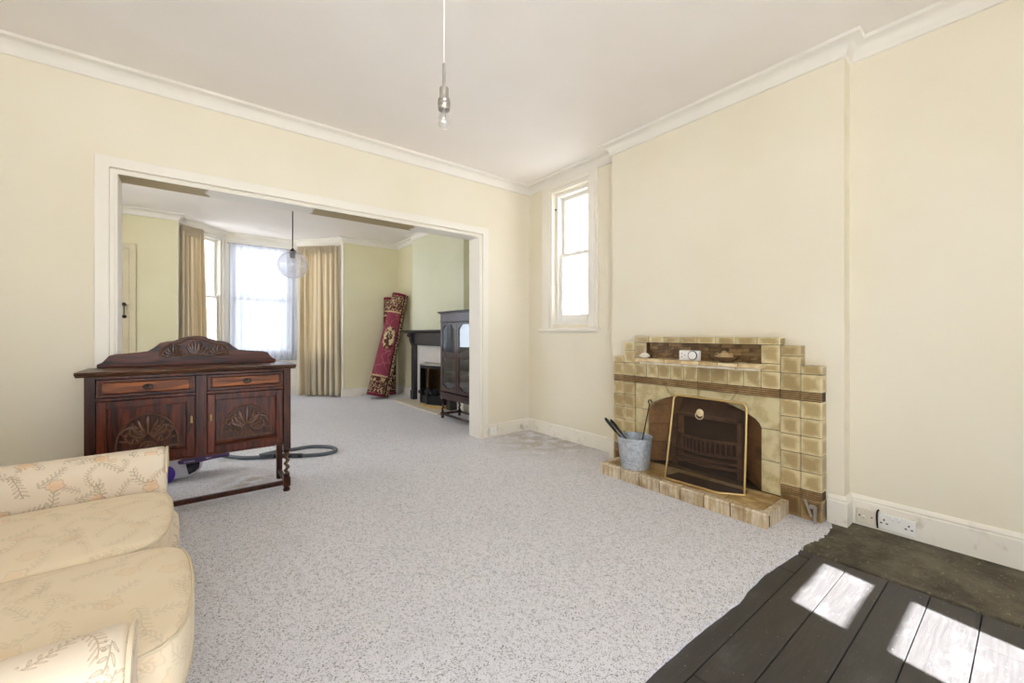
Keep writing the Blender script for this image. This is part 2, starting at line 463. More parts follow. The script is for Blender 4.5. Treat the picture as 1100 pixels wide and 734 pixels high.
def lathe(bm, prof, c=(0, 0, 0), seg=24, rot=None, caps=True):
    """prof: (radius, height) list; rot: Matrix turning local z"""
    rings = []
    R = rot or Matrix.Identity(3)
    c = Vector(c)
    for r, h in prof:
        rings.append([bm.verts.new(c + R @ Vector((r * math.cos(2 * PI * k / seg), r * math.sin(2 * PI * k / seg), h))) for k in range(seg)])
    for A, B in zip(rings, rings[1:]):
        for k in range(seg):
            bm.faces.new((A[k], A[(k + 1) % seg], B[(k + 1) % seg], B[k]))
    if caps:
        if prof[0][0] > 1e-4: bm.faces.new(list(reversed(rings[0])))
        if prof[-1][0] > 1e-4: bm.faces.new(rings[-1])

def rotz(d):
    """rotation taking local z onto direction d"""
    return Vector((0, 0, 1)).rotation_difference(Vector(d).normalized()).to_matrix()

def sweep(bm, path, prof, closed=False):
    """prof (d, z): d to the left of the walking direction"""
    P = [Vector(p) for p in path]
    n = len(P)
    cols = []
    for i in range(n):
        d0 = (P[i] - P[i - 1]).normalized() if (closed or i > 0) else None
        d1 = (P[(i + 1) % n] - P[i]).normalized() if (closed or i < n - 1) else None
        d0 = d0 or d1; d1 = d1 or d0
        n0 = Vector((-d0.y, d0.x)); n1 = Vector((-d1.y, d1.x))
        m = (n0 + n1) / (1 + n0.dot(n1))
        cols.append([bm.verts.new((P[i].x + m.x * d, P[i].y + m.y * d, z)) for d, z in prof])
    k = len(prof)
    for i in range(n if closed else n - 1):
        A, B = cols[i], cols[(i + 1) % n]
        for j in range(k):
            bm.faces.new((A[j], A[(j + 1) % k], B[(j + 1) % k], B[j]))
    if not closed:
        bm.faces.new(cols[0]); bm.faces.new(list(reversed(cols[-1])))

def roundbox(bm, c, h, n=6, res=14, fn=None):
    """rounded block: superellipsoid of exponent n"""
    def grid(f):
        g = [[bm.verts.new(f(i / res * 2 - 1, j / res * 2 - 1)) for j in range(res + 1)] for i in range(res + 1)]
        for i in range(res):
            for j in range(res):
                bm.faces.new((g[i][j], g[i + 1][j], g[i + 1][j + 1], g[i][j + 1]))
    def mp(x, y, z):
        e = lambda q: math.copysign(abs(q) ** .8, q)
        x, y, z = e(x), e(y), e(z)
        s = (abs(x) ** n + abs(y) ** n + abs(z) ** n) ** (1 / n)
        p = Vector((c[0] + h[0] * x / s, c[1] + h[1] * y / s, c[2] + h[2] * z / s))
        return fn(p, x / s, y / s, z / s) if fn else p
    for sgn in (-1, 1):
        grid(lambda a, b: mp(sgn, a, b)); grid(lambda a, b: mp(a, sgn, b)); grid(lambda a, b: mp(a, b, sgn))
    bmesh.ops.remove_doubles(bm, verts=bm.verts, dist=1e-5)

def box_uv(bm):
    L = bm.loops.layers.uv.get('UVMap') or bm.loops.layers.uv.new('UVMap')
    bm.normal_update()
    for f in bm.faces:
        n = f.normal
        ax = max(range(3), key=lambda i: abs(n[i]))
        for l in f.loops:
            p = l.vert.co
            l[L].uv = ((p.y, p.z + p.x * .3), (p.x, p.z + p.y), (p.x, p.y + .9))[ax]

def WM(o):
    m = o.matrix_basis.copy()
    return WM(o.parent) @ m if o.parent else m

def obj(name, bm, mat, parent=None, smooth=None, bevel=0, seg=2, mods=None, label=None, world=True):
    me = bpy.data.meshes.new(name)
    bmesh.ops.recalc_face_normals(bm, faces=bm.faces)
    if parent is not None and world:
        bm.transform(WM(parent).inverted())
    bm.to_mesh(me); bm.free()
    for m in (mat if isinstance(mat, (list, tuple)) else [mat]):
        me.materials.append(m)
    if smooth is not None:
        me.shade_smooth()
        me.set_sharp_from_angle(angle=math.radians(smooth))
    o = bpy.data.objects.new(name, me)
    COL.objects.link(o)
    if parent is not None:
        o.parent = parent
    if bevel:
        b = o.modifiers.new('Bevel', 'BEVEL'); b.width = bevel; b.segments = seg; b.limit_method = 'ANGLE'
        b.angle_limit = math.radians(50)
    if label: o['label'] = label
    return o

def tag(o, label, cat, group=None):
    o['label'] = label; o['category'] = cat
    if group: o['group'] = group
    return o

def thing(name, label, cat, loc=(0, 0, 0), rz=0, group=None):
    o = bpy.data.objects.new(name, None)
    o.empty_display_size = .1
    COL.objects.link(o)
    o.location = loc; o.rotation_euler = (0, 0, rz)
    return tag(o, label, cat, group)

def root_struct(name, loc=(0, 0, 0), rz=0):
    o = bpy.data.objects.new(name, None)
    COL.objects.link(o)
    o.location = loc; o.rotation_euler = (0, 0, rz)
    o['kind'] = 'structure'
    return o

def struct(name, bm, mat, **k):
    o = obj(name, bm, mat, **k)
    o['kind'] = 'structure'
    return o

# ------------------------------------------------------------------ room numbers (metres)
CEIL = 2.78; XR = 3.06; YP = 3.60; YP2 = 3.78; YF = 7.40; XL = -1.75; YB = -1.5
BX = 2.95; BY0, BY1 = .68, 2.33            # near chimney breast
FX = 2.96; FY0, FY1 = 4.875, 6.54          # far chimney breast
OX0, OX1, OZ = -.383, 2.385, 2.13          # wide opening
BAY = [(2.07, 7.52), (1.50, 8.25), (.44, 8.25), (-.155, 7.52)]

def wallseg(name, p0, p1, z0, z1, th, mat, holes=()):
    """left of p0->p1 is outward"""
    p0 = Vector(p0); p1 = Vector(p1); d = p1 - p0; L = d.length
    a = math.atan2(d.y, d.x)
    bm = BM()
    xs = sorted({0, L} | {h[0] for h in holes} | {h[1] for h in holes})
    for xa, xb in zip(xs, xs[1:]):
        zs = [(z0, z1)]
        for h in holes:
            if h[0] <= xa + 1e-6 and h[1] >= xb - 1e-6:
                new = []
                for s0, s1 in zs:
                    if h[2] > s0: new.append((s0, min(h[2], s1)))
                    if h[3] < s1: new.append((max(h[3], s0), s1))
                zs = new
        for s0, s1 in zs:
            if s1 - s0 > 1e-4: box(bm, xa, xb, 0, th, s0, s1)
    bm.transform(Matrix.Translation((p0.x, p0.y, 0)) @ Matrix.Rotation(a, 4, 'Z'))
    return struct(name, bm, mat)

WIN1 = (2.69, 3.195, 1.20, 2.60)   # y0,y1,z0,z1 alcove window
# right wall: direction -Y has outward (+X) on its left; x local = start_y - y
wallseg('wall_right', (XR, 3.69), (XR, YB - .2), 0, CEIL, .22, M['wall'],
        [(3.69 - WIN1[1], 3.69 - WIN1[0], WIN1[2], WIN1[3]), (3.69 - 1.93, 3.69 - 1.07, 0, .66)])
wallseg('wall_right_far', (XR, YF + .2), (XR, 3.69), 0, CEIL, .22, M['wall_far'])
# near chimney breast with its fire opening
bm = BM()
for y0, y1, z0, z1 in ((BY0, 1.07, 0, CEIL), (1.93, BY1, 0, CEIL), (1.07, 1.93, .66, CEIL)):
    box(bm, BX, XR, y0, y1, z0, z1)
struct('wall_chimney_breast', bm, M['wall'])
bm = BM(); box(bm, FX, XR, FY0, FY1, 0, CEIL)
struct('wall_chimney_breast_far', bm, M['breast_far'])
# partition with the wide opening
bm = BM()
box(bm, XL, OX0, YP, YP2, 0, CEIL); box(bm, OX1, XR, YP, YP2, 0, CEIL); box(bm, OX0, OX1, YP, YP2, OZ, CEIL)
struct('wall_partition', bm, M['wall'])
# far wall, bay, left and back walls
wallseg('wall_far', (XL - .2, YF), (-.155, YF), 0, CEIL, .12, M['wall_far'], [(XL * 0 + .53, 1.30, 0, 2.24)])
wallseg('wall_far_right', (2.07, YF), (XR, YF), 0, CEIL, .12, M['wall_far'])
cl = (Vector(BAY[2]) - Vector(BAY[3])).length
SILL, HEAD = .70, 2.66
wallseg('wall_bay_left', BAY[3], BAY[2], 0, CEIL, .16, M['trim'], [(.10, cl - .06, SILL, HEAD)])
wallseg('wall_bay', BAY[2], BAY[1], 0, CEIL, .16, M['trim'], [(.05, 1.01, SILL, HEAD)])
wallseg('wall_bay_right', BAY[1], BAY[0], 0, CEIL, .16, M['trim'], [(.06, cl - .10, SILL, HEAD)])
wallseg('wall_left', (XL, YB - .2), (XL, YF + .12), 0, CEIL, .2, M['wall'], [(.7, 1.8, .95, 2.2), (5.6, 7.6, .85, 2.4)])
wallseg('wall_back', (XR, YB), (XL, YB), 0, CEIL, .2, M['wall'], [(XR - 2.06, XR - 1.50, 1.0, 2.25), (XR - .95, XR + 1.45, .1, 2.02)])
bm = BM(); prism(bm, [(XL - .2, YB - .2), (XR + .22, YB - .2), (XR + .22, YF + .12), (2.2, YF + .12), (1.62, 8.41), (.32, 8.41), (-.3, YF + .12), (XL - .2, YF + .12)], 2, CEIL, CEIL + .15)
struct('ceiling', bm, M['ceil'])

# soffit lining of the opening, architraves
bm = BM(); box(bm, OX0, OX1, YP - .004, YP2 + .004, OZ - .012, OZ)
struct('trim_soffit', bm, M['soffit'])
def frame3(bm, x0, x1, zt, w, y0, y1):
    prism(bm, [(x0 - w, 0), (x0, 0), (x0, zt), (x1, zt), (x1, 0), (x1 + w, 0), (x1 + w, zt + w), (x0 - w, zt + w)], 1, y0, y1)
bm = BM()
frame3(bm, OX0 - .024, OX1 + .022, OZ + .022, .068, YP - .024, YP)
frame3(bm, OX0, OX1, OZ - .012, .026, YP - .014, YP)
for x0, x1 in ((OX0 - .001, OX0 + .014), (OX1 - .014, OX1 + .001)):
    box(bm, x0, x1, YP - .014, YP2 + .01, 0, OZ - .012)
frame3(bm, OX0, OX1, OZ, .09, YP2, YP2 + .02)
struct('trim_opening', bm, M['trim'], bevel=.004)

# cornice
cor = [(0, 2.688), (.012, 2.690), (.016, 2.698)] + [(.078 - .062 * math.cos(a), 2.698 + .062 * math.sin(a)) for a in [i * PI / 2 / 7 for i in range(1, 8)]] + [(.084, 2.764), (.088, CEIL), (0, CEIL)]
near = [(XR, YB), (XR, BY0), (BX, BY0), (BX, BY1), (XR, BY1), (XR, YP), (XL, YP), (XL, YB)]
far = [(XR, YP2), (XR, FY0), (FX, FY0), (FX, FY1), (XR, FY1), (XR, YF), (2.07, YF)] + BAY + [(-.155, YF), (XL, YF), (XL, YP2)]
for i, p in enumerate((near, far)):
    bm = BM(); sweep(bm, p, cor, True)
    struct(('trim_cornice', 'trim_cornice_far')[i], bm, M['cornice'], smooth=30)

# skirting boards
def skirt(name, path, h):
    prof = [(0, 0), (.018, 0), (.018, h - .035), (.012, h - .028), (.016, h - .02), (.012, h - .008), (.004, h), (0, h)]
    bm = BM(); sweep(bm, path, prof)
    return struct(name, bm, M['trim'], smooth=30)
skirt('baseboard_right', [(XR, YB), (XR, BY0), (BX, BY0), (BX, .757)], .168)
skirt('baseboard_alcove', [(BX, 2.245), (BX, BY1), (XR, BY1), (XR, YP), (2.478, YP)], .140)
skirt('baseboard_left', [(-.476, YP), (XL, YP), (XL, YB)], .140)
skirt('baseboard_far', [(XR, YP2 + .03), (XR, FY0), (FX, FY0), (FX, 4.93)], .150)
skirt('baseboard_far_right', [(FX, 6.46), (FX, FY1), (XR, FY1), (XR, YF), (2.07, YF), (2.07, 7.52), (1.50, 8.25), (.44, 8.25), (-.155, 7.52), (-.155, YF), (-.56, YF)], .150)

# ------------------------------------------------------------------ floors
bm = BM()
ys = [.80, .687, .55, .408, .275, .132, -.008, -.15, -.29, -.43, -.57, -.71, -.85, -.99, -1.13, -1.27, -1.5]
cuts = {0: [2.195, 2.39], 1: [1.283], 3: [1.05], 5: [2.2], 8: [1.6]}
for i, (a, b) in enumerate(zip(ys, ys[1:])):
    xs = [XL] + sorted(cuts.get(i, [])) + [2.457]
    for xa, xb in zip(xs, xs[1:]):
        box(bm, xa + .0012, xb - .0012, b + .0016, a - .0016, -.03, -.004 + random.uniform(-.001, .001))
struct('floor', bm, M['boards'], bevel=.0015)
bm = BM(); box(bm, 2.478, XR + .01, YB, .80, -.03, -.003)
struct('floor_slab', bm, M['slab'], bevel=.003)
bm = BM(); box(bm, XL - .2, XR + .22, YB - .2, 8.5, -.08, -.03)
struct('floor_subfloor', bm, M['gap'])
# carpet : cut and frayed edge towards the boards
edge = [(XL + .02, .77), (.6, .772), (1.124, .762), (1.205, .768), (1.38, .765), (1.522, .765), (1.766, .751), (1.872, .76), (2.073, .766), (2.24, .751), (2.382, .742), (2.513, .746),
        (2.563, .738), (2.665, .716), (2.80, .712), (2.866, .722), (2.905, .728), (2.93, .75), (2.948, .78)]
pts = []
for (xa, ya), (xb, yb) in zip(edge, edge[1:]):
    n = max(1, int((xb - xa) / (.012 if xa > 2.35 else .05)))
    for k in range(n):
        f = k / n
        pts.append((xa + (xb - xa) * f + random.uniform(-.002, .002), ya + (yb - ya) * f + (random.uniform(-.007, .006) if xa > 2.35 else random.uniform(-.002, .002))))
pts.append(edge[-1])
poly = pts + [(2.948, BY1), (XR - .002, BY1 + .002), (XR - .002, YP - .001), (OX1 - .016, YP - .001), (OX1 - .016, YP2 + .03), (XR - .002, YP2 + .03), (XR - .002, FY0), (FX - .002, FY0), (FX - .002, FY1),
        (XR - .002, FY1), (XR - .002, YF - .002), (2.066, YF - .002), (2.066, 7.518), (1.498, 8.246), (.442, 8.246), (-.151, 7.518), (-.151, YF - .002), (XL + .02, YF - .002), (XL + .02, YP2 + .03), (OX0 + .016, YP2 + .03), (OX0 + .016, YP - .001), (XL + .02, YP - .001)]
bm = BM(); prism(bm, poly, 2, -.03, .006)
bmesh.ops.triangulate(bm, faces=[f for f in bm.faces if len(f.verts) > 4])
o = struct('floor_carpet', bm, M['carpet'])

# ------------------------------------------------------------------ windows
def sash_window(name, p0, p1, z0, z1, depth, mid, bars=(), lip=.0, sillproud=.04):
    d = Vector(p1) - Vector(p0); L = d.length
    r = root_struct(name, (p0[0], p0[1], 0), math.atan2(d.y, d.x))
    k = dict(world=False)
    fw = .035
    bm = BM()
    for x0, x1, a, b in ((0, fw, z0, z1), (L - fw, L, z0, z1), (fw, L - fw, z1 - fw, z1), (fw, L - fw, z0, z0 + fw)):
        box(bm, x0, x1, depth - .05, depth + .07, a, b)
    obj('window_frame', bm, M['win'], r, bevel=.003, **k)
    def sash(nm, a, b, y, bot):
        bm = BM(); s = .038
        x0, x1 = fw + .002, L - fw - .002
        for q0, q1, e, f in ((x0, x0 + s, a, b), (x1 - s, x1, a, b), (x0 + s, x1 - s, b - s, b), (x0 + s, x1 - s, a, a + bot)):
            box(bm, q0, q1, y - .018, y + .018, e, f)
        for bx in bars:
            box(bm, x0 + bx * (x1 - x0) - .01, x0 + bx * (x1 - x0) + .01, y - .015, y + .015, a + bot, b - s)
        so = obj(nm, bm, M['win'], r, bevel=.004, **k)
        bm = BM(); box(bm, x0 + s - .004, x1 - s + .004, y - .002, y + .002, a + bot - .004, b - s + .004)
        obj('pane', bm, M['glass'], so, world=False)
        return so
    up = sash('upper_sash', mid - .02, z1 - fw, depth + .035, .036)
    lo = sash('lower_sash', z0 + fw, mid + .018, depth - .005, .07)
    bm = BM(); lathe(bm, [(.0, 0), (.012, .0), (.012, .01), (.006, .014), (.006, .022), (.0, .024)], (L * .55, depth - .005, mid + .018), 10)
    obj('sash_fastener', bm, M['steel'], r, smooth=40, **k)
    return r, L

# alcove window in the right wall (walk -Y so that +X is outward)
w1, L1 = sash_window('window_1', (XR, WIN1[1]), (XR, WIN1[0]), WIN1[2], WIN1[3], .085, 1.935)
bm = BM()
prism(bm, [(2.575, 1.165), (WIN1[0] - .0, 1.165), (WIN1[0] - .0, WIN1[3]), (WIN1[1], WIN1[3]), (WIN1[1], 1.165), (3.355, 1.165), (3.355, 2.686), (2.575, 2.686)], 0, XR - .022, XR)
prism(bm, [(2.60, 1.165), (WIN1[0] - .035, 1.165), (WIN1[0] - .035, WIN1[3] + .035), (WIN1[1] + .035, WIN1[3] + .035), (WIN1[1] + .035, 1.165), (3.33, 1.165), (3.33, 2.67), (2.60, 2.67)], 0, XR - .034, XR - .02)
obj('architrave', bm, M['trim'], w1, bevel=.004)
bm = BM(); box(bm, XR - .05, XR + .08, 2.554, 3.395, 1.128, 1.165); box(bm, XR - .02, XR, 2.58, 3.37, 1.112, 1.128)
obj('window_sill', bm, M['trim'], w1, bevel=.008, seg=3)
bm = BM(); lathe(bm, [(0, 0), (.011, 0), (.011, .004), (.004, .006), (.004, .02), (0, .021)], (XR + .03, WIN1[1] - .001, 2.44), 10, rotz((0, -1, 0)))
obj('sash_pulley', bm, M['bronze'], w1)

# bay windows
for i, (p0, p1, a, b) in enumerate(((BAY[3], BAY[2], .10, cl - .06), (BAY[2], BAY[1], .05, 1.01), (BAY[1], BAY[0], .06, cl - .10))):
    P0 = Vector(p0); d = (Vector(p1) - P0).normalized()
    w, L = sash_window('window_%d' % (i + 2), tuple(P0 + d * a), tuple(P0 + d * b), SILL, HEAD, .07, 1.70)
    bm = BM(); box(bm, -.03, L + .03, -.035, .09, SILL - .035, SILL)
    obj('window_sill', bm, M['win'], w, bevel=.006, world=False)
    if i == 0:
        bm = BM(); tube(bm, [(L - .09, .03, 1.72), (L - .05, .02, 1.735), (L - .02, .01, 1.775)], .009, 8)
        obj('stay', bm, M['win'], w, smooth=40, world=False)
# back window (behind the camera): transom light over a tall light - the sun patch comes through it
w5 = root_struct('window_5')
bm = BM()
for x0, x1, z0, z1 in ((1.50, 1.558, 1.0, 2.25), (2.0, 2.06, 1.0, 2.25), (1.558, 2.0, 2.055, 2.25), (1.558, 2.0, 1.773, 1.861), (1.558, 2.0, 1.0, 1.06)):
    box(bm, x0, x1, YB - .13, YB - .09, z0, z1)
obj('window_frame', bm, M['win'], w5)
bm = BM()
for z0, z1 in ((1.06, 1.773), (1.861, 2.055)):
    box(bm, 1.555, 2.003, YB - .112, YB - .108, z0, z1)
obj('pane', bm, M['glass'], w5)
# unseen windows added in the back and left walls to let in fill daylight
def fill_window(name, p0, p1, z0, z1, n):
    d = Vector(p1) - Vector(p0); L = d.length
    r = root_struct(name, (p0[0], p0[1], 0), math.atan2(d.y, d.x))
    bm = BM(); f = .05
    xs = [i * L / n for i in range(n + 1)]
    for x in xs:
        box(bm, min(max(x - f / 2, 0), L - f), min(max(x + f / 2, f), L), .07, .13, z0, z1)
    box(bm, f, L - f, .072, .128, z0, z0 + f); box(bm, f, L - f, .072, .128, z1 - f, z1)
    obj('window_frame', bm, M['win'], r, world=False)
    bm = BM(); box(bm, f / 2, L - f / 2, .098, .102, z0 + f / 2, z1 - f / 2)
    obj('pane', bm, M['glass'], r, world=False)
fill_window('window_6', (.95, YB), (-1.45, YB), .1, 2.02, 3)
fill_window('window_7', (XL, -1.0), (XL, .1), .95, 2.2, 2)
fill_window('window_8', (XL, 3.9), (XL, 5.9), .85, 2.4, 2)

# outside: neighbouring brick gable seen through the alcove window, and paving
bm = BM(); box(bm, 3.5, 5.85, 5.6, 8.0, -.2, 6.0)
struct('exterior_wall', bm, M['brick'])
bm = BM(); box(bm, -30, 30, -30, 30, -.3, -.2)
struct('ground_outside', bm, M['ground_out'])

for nm, xa, xb in (('trim_bay_left', -.156, -.146), ('trim_bay_right', 2.060, 2.071)):
    bm = BM(); box(bm, xa, xb, YF - .006, 7.53, .155, 2.69)
    struct(nm, bm, M['trim'], bevel=.003)
# door in the far wall
d1 = root_struct('door_1')
bm = BM(); frame3(bm, -1.42, -.65, 2.24, .066, YF - .022, YF)
obj('architrave', bm, M['doorcream'], d1, bevel=.004)
bm = BM(); box(bm, -1.415, -.655, YF + .004, YF + .044, .01, 2.235)
for x in (-1.22, -1.03, -.84):
    box(bm, x - .004, x + .004, YF - .001, YF + .01, .02, 2.23)
lf = obj('door_leaf', bm, M['doorcream'], d1, bevel=.002)
bm = BM()
for z in (1.335, 1.495):
    lathe(bm, [(0, 0), (.024, 0), (.024, .006), (.012, .014), (.02, .03), (.022, .04), (.012, .05), (0, .052)], (-.70, YF + .004, z), 14, rotz((0, -1, 0)))
tube(bm, [(-.70, YF - .03, 1.34), (-.70, YF - .03, 1.49)], .006, 8)
obj('door_handle', bm, M['bronze'], lf, smooth=40)
bm = BM(); box(bm, -.69, -.645, YF - .028, YF - .004, 1.49, 1.55)
obj('latch', bm, M['doorcream'], d1, bevel=.003)

# ------------------------------------------------------------------ sideboard
sb = thing('sideboard', 'dark carved oak sideboard with two orange-fronted drawers in front of the wide opening', 'sideboard', (.04, 3.39, 0))
bm = BM()
prism(bm, [(3.155, .884), (3.165, .874), (3.185, .870), (3.19, .862), (3.567, .862), (3.567, .892), (3.163, .892)], 0, -.497, .572)
obj('worktop', bm, M['oak_top'], sb, bevel=.003)
bm = BM()
x0, x1, yf, yb = -.465, .547, 3.21, 3.56
box(bm, x0, x1, yb - .012, yb, .345, .862)                       # back
box(bm, x0, x0 + .02, yf + .04, yb - .012, .345, .862); box(bm, x1 - .02, x1, yf + .04, yb - .012, .345, .862)
box(bm, x0 + .02, x1 - .02, yf + .02, yb - .012, .345, .365)      # bottom
box(bm, x0 + .043, x1 - .047, yf + .002, yf + .03, .845, .862)    # rails
box(bm, .019, .075, yf + .001, yf + .03, .335, .845)              # stile
box(bm, x0 + .043, .019, yf + .003, yf + .03, .722, .742); box(bm, .075, x1 - .047, yf + .003, yf + .03, .722, .742)
box(bm, x0 + .043, x1 - .047, yf + .003, yf + .03, .335, .35)
obj('body', bm, M['oak_v'], sb, bevel=.003)
bm = BM(); box(bm, x0 + .03, x1 - .03, yf + .035, yf + .05, .35, .85)
obj('inner_panel', bm, M['oak_dark'], sb)

def panel_frame(bm, x0, x1, z0, z1, w, y0, y1, wt=None, wb=None):
    wt = wt or w; wb = wb or w
    box(bm, x0, x0 + w, y0, y1, z0, z1); box(bm, x1 - w, x1, y0, y1, z0, z1)
    box(bm, x0 + w, x1 - w, y0, y1, z1 - wt, z1); box(bm, x0 + w, x1 - w, y0, y1, z0, z0 + wb)

def bead(bm, x0, x1, z0, z1, r, y):
    tube(bm, [(x0, y, z0), (x1, y, z0), (x1, y, z1), (x0, y, z1)], r, 6, closed=True)

def lobe(bm, a, b, r, y, n=6, bend=0):
    """a flat leaf from a to b (x,z), widest past its middle"""
    a = Vector((a[0], y, a[1])); b = Vector((b[0], y, b[1]))
    side = Vector((-(b - a).z, 0, (b - a).x)) * bend
    pts, rs = [], []
    for i in range(n + 1):
        f = i / n
        pts.append(a.lerp(b, f) + side * math.sin(PI * f))
        rs.append(r * (.25 + .75 * math.sin(PI * min(1, f * .62 + .12)) ** 1.0) if i < n else r * .35)
    tube(bm, pts, rs, 7)

def scroll(bm, cx, cz, r, sgn, y, tr):
    pts = []
    for i in range(30):
        f = i / 29
        a = PI * .9 - f * PI * 2.9
        rr = r * (1 - .62 * f)
        pts.append((cx + sgn * rr * math.cos(a), y, cz + rr * math.sin(a)))
    tube(bm, pts, [tr * (1 - .35 * i / 29) for i in range(30)], 7)
    for k in range(7):
        a = -PI * .55 + k * PI * 1.15 / 6
        lobe(bm, (cx + sgn * r * .18 * math.cos(a), cz + r * .18 * math.sin(a)), (cx + sgn * r * .9 * math.cos(a), cz + r * .9 * math.sin(a)), r * .135, y - .003, bend=.10 * sgn)

def palmette(bm, cx, cz, h, y, n=7, spread=1.2, wd=.095):
    for k in range(n):
        f = k / (n - 1) * 2 - 1
        a = f * spread
        L = h * (1 - .28 * abs(f))
        lobe(bm, (cx + .12 * h * math.sin(a), cz + .12 * h * math.cos(a)), (cx + L * math.sin(a), cz + L * math.cos(a)), h * wd, y, bend=-.12 * f)

def lunette(bm, cx, z0, w, h, y, parent):
    n = 22
    arc = [(cx + w * math.cos(PI * i / n), z0 + .02 + (h - .02) * math.sin(PI * i / n)) for i in range(n + 1)]
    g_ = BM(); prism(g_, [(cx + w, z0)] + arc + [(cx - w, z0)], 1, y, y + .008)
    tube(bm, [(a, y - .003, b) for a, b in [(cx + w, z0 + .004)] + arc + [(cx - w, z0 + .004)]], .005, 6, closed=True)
    obj('carved_ground', g_, M['oak_dark'], parent)  # ground darker than the relief: recess shade painted in by colour
    scroll(bm, cx - w * .47, z0 + h * .40, w * .41, 1, y - .006, .0082)
    scroll(bm, cx + w * .47, z0 + h * .40, w * .41, -1, y - .006, .0082)
    palmette(bm, cx, z0 + h * .34, h * .60, y - .007)
    tube(bm, [(cx + w * .26 * math.cos(PI * i / 10), y - .002, z0 + .006 + w * .26 * math.sin(PI * i / 10)) for i in range(11)], .006, 6)
    for sg in (-1, 1):      # small leaves filling the shoulders under the rim
        for k in range(4):
            a = PI / 2 + sg * (.62 + .24 * k)
            lobe(bm, (cx + w * .70 * math.cos(a), z0 + .02 + (h - .02) * .74 * math.sin(a)), (cx + w * .93 * math.cos(a), z0 + .02 + (h - .02) * .93 * math.sin(a)), .0075, y - .003)
    for k in range(5):
        a = PI * (k + .5) / 5
        lobe(bm, (cx + w * .05 * math.cos(a), z0 + .008 + w * .05 * math.sin(a)), (cx + w * .22 * math.cos(a), z0 + .008 + w * .22 * math.sin(a)), .005, y - .002)

for (dx0, dx1) in ((-.420, .017), (.077, .498)):
    # drawer
    bm = BM()
    box(bm, dx0 + .002, dx1 - .002, yf + .004, yf + .03, .745, .843)
    panel_frame(bm, dx0 + .002, dx1 - .002, .745, .843, .014, yf - .006, yf + .006)
    bead(bm, dx0 + .021, dx1 - .021, .763, .827, .003, yf + .001)
    dr = obj('drawer', bm, M['oak'], sb, bevel=.002)
    bm = BM(); box(bm, dx0 + .026, dx1 - .026, yf - .001, yf + .006, .766, .824)
    obj('drawer_front', bm, M['oak_orange'], dr, bevel=.003, label='lighter orange-brown oak panel')
    mx = (dx0 + dx1) / 2
    bm = BM()
    plate = [(mx + .026 * math.cos(a), .794 + .017 * math.sin(a)) for a in [2 * PI * i / 20 for i in range(20)]]
    prism(bm, plate, 1, yf - .005, yf - .001)
    tube(bm, [(mx + .02 * math.cos(a), yf - .010, .793 + .013 * math.sin(a)) for a in [2 * PI * i / 18 for i in range(18)]], .003, 6, closed=True)
    lathe(bm, [(0, 0), (.006, 0), (.006, .008), (0, .011)], (mx, yf - .005, .797), 10, rotz((0, -1, 0)))
    obj('drawer_pull', bm, M['bronze'], dr, smooth=40)
    # door
    bm = BM()
    panel_frame(bm, dx0 + .002, dx1 - .002, .352, .720, .040, yf - .002, yf + .02, .036, .046)
    box(bm, dx0 + .04, dx1 - .04, yf + .012, yf + .02, .39, .69)
    bead(bm, dx0 + .043, dx1 - .043, .400, .682, .005, yf + .004)
    dr = obj('door', bm, M['oak_v'], sb, bevel=.003)
    bm = BM(); prism(bm, [(yf + .010, .392), (yf - .010, .392), (yf - .012, .399), (yf - .002, .41), (yf + .010, .412)], 0, dx0 + .036, dx1 - .036)
    obj('panel_ledge', bm, M['oak'], dr)
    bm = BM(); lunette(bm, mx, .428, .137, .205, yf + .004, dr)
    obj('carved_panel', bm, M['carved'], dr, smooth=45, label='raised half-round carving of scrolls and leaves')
    hx = dx1 - .018 if dx0 < 0 else dx0 + .018
    bm = BM()
    box(bm, hx - .005, hx + .005, yf - .005, yf - .001, .562, .596)
    tube(bm, [(hx, yf - .006, .598), (hx, yf - .016, .594), (hx, yf - .016, .575), (hx, yf - .012, .556)], [.003, .004, .0045, .007], 8)
    obj('door_handle', bm, M['brass'], dr, smooth=40, label='small brass drop handle')

# legs : posts above, barley twist below at the front
def twist(bm, x, y, z0, z1, r, turns, seg=14, n=60):
    rings = []
    for i in range(n + 1):
        f = i / n; z = z0 + (z1 - z0) * f
        ph = turns * 2 * PI * f
        ring = []
        ox, oy = r * .38 * math.cos(ph), r * .38 * math.sin(ph)
        for k in range(seg):
            a = 2 * PI * k / seg
            ring.append(bm.verts.new((x + ox + r * .72 * math.cos(a), y + oy + r * .72 * math.sin(a), z)))
        rings.append(ring)
    for A, B in zip(rings, rings[1:]):
        for k in range(seg):
            bm.faces.new((A[k], A[(k + 1) % seg], B[(k + 1) % seg], B[k]))
    bm.faces.new(list(reversed(rings[0]))); bm.faces.new(rings[-1])
for lx in (x0 + .0215, x1 - .0235):
    bm = BM(); lx_ = lx; ly = yf + .0215; h = .0215
    box(bm, lx_ - h, lx_ + h, ly - h, ly + h, .30, .862)
    lathe(bm, [(.020, .296), (.016, .29), (.021, .282), (.014, .274), (.016, .266)], (lx_, ly, 0), 16)
    lathe(bm, [(.014, .128), (.020, .122), (.020, .115), (.015, .11), (.022, .10)], (lx_, ly, 0), 16)
    lathe(bm, [(.012, .0), (.021, .008), (.022, .02), (.015, .03), (.018, .036), (.022, .04)], (lx_, ly, 0), 16)
    box(bm, lx_ - .021, lx_ + .021, ly - .021, ly + .021, .04, .10)
    lg = obj('leg', bm, M['oak_dark'], sb, smooth=35)
    bm = BM(); twist(bm, lx_, ly, .126, .268, .018, 3.0)
    obj('barley_twist', bm, M['barley'], lg, smooth=60)
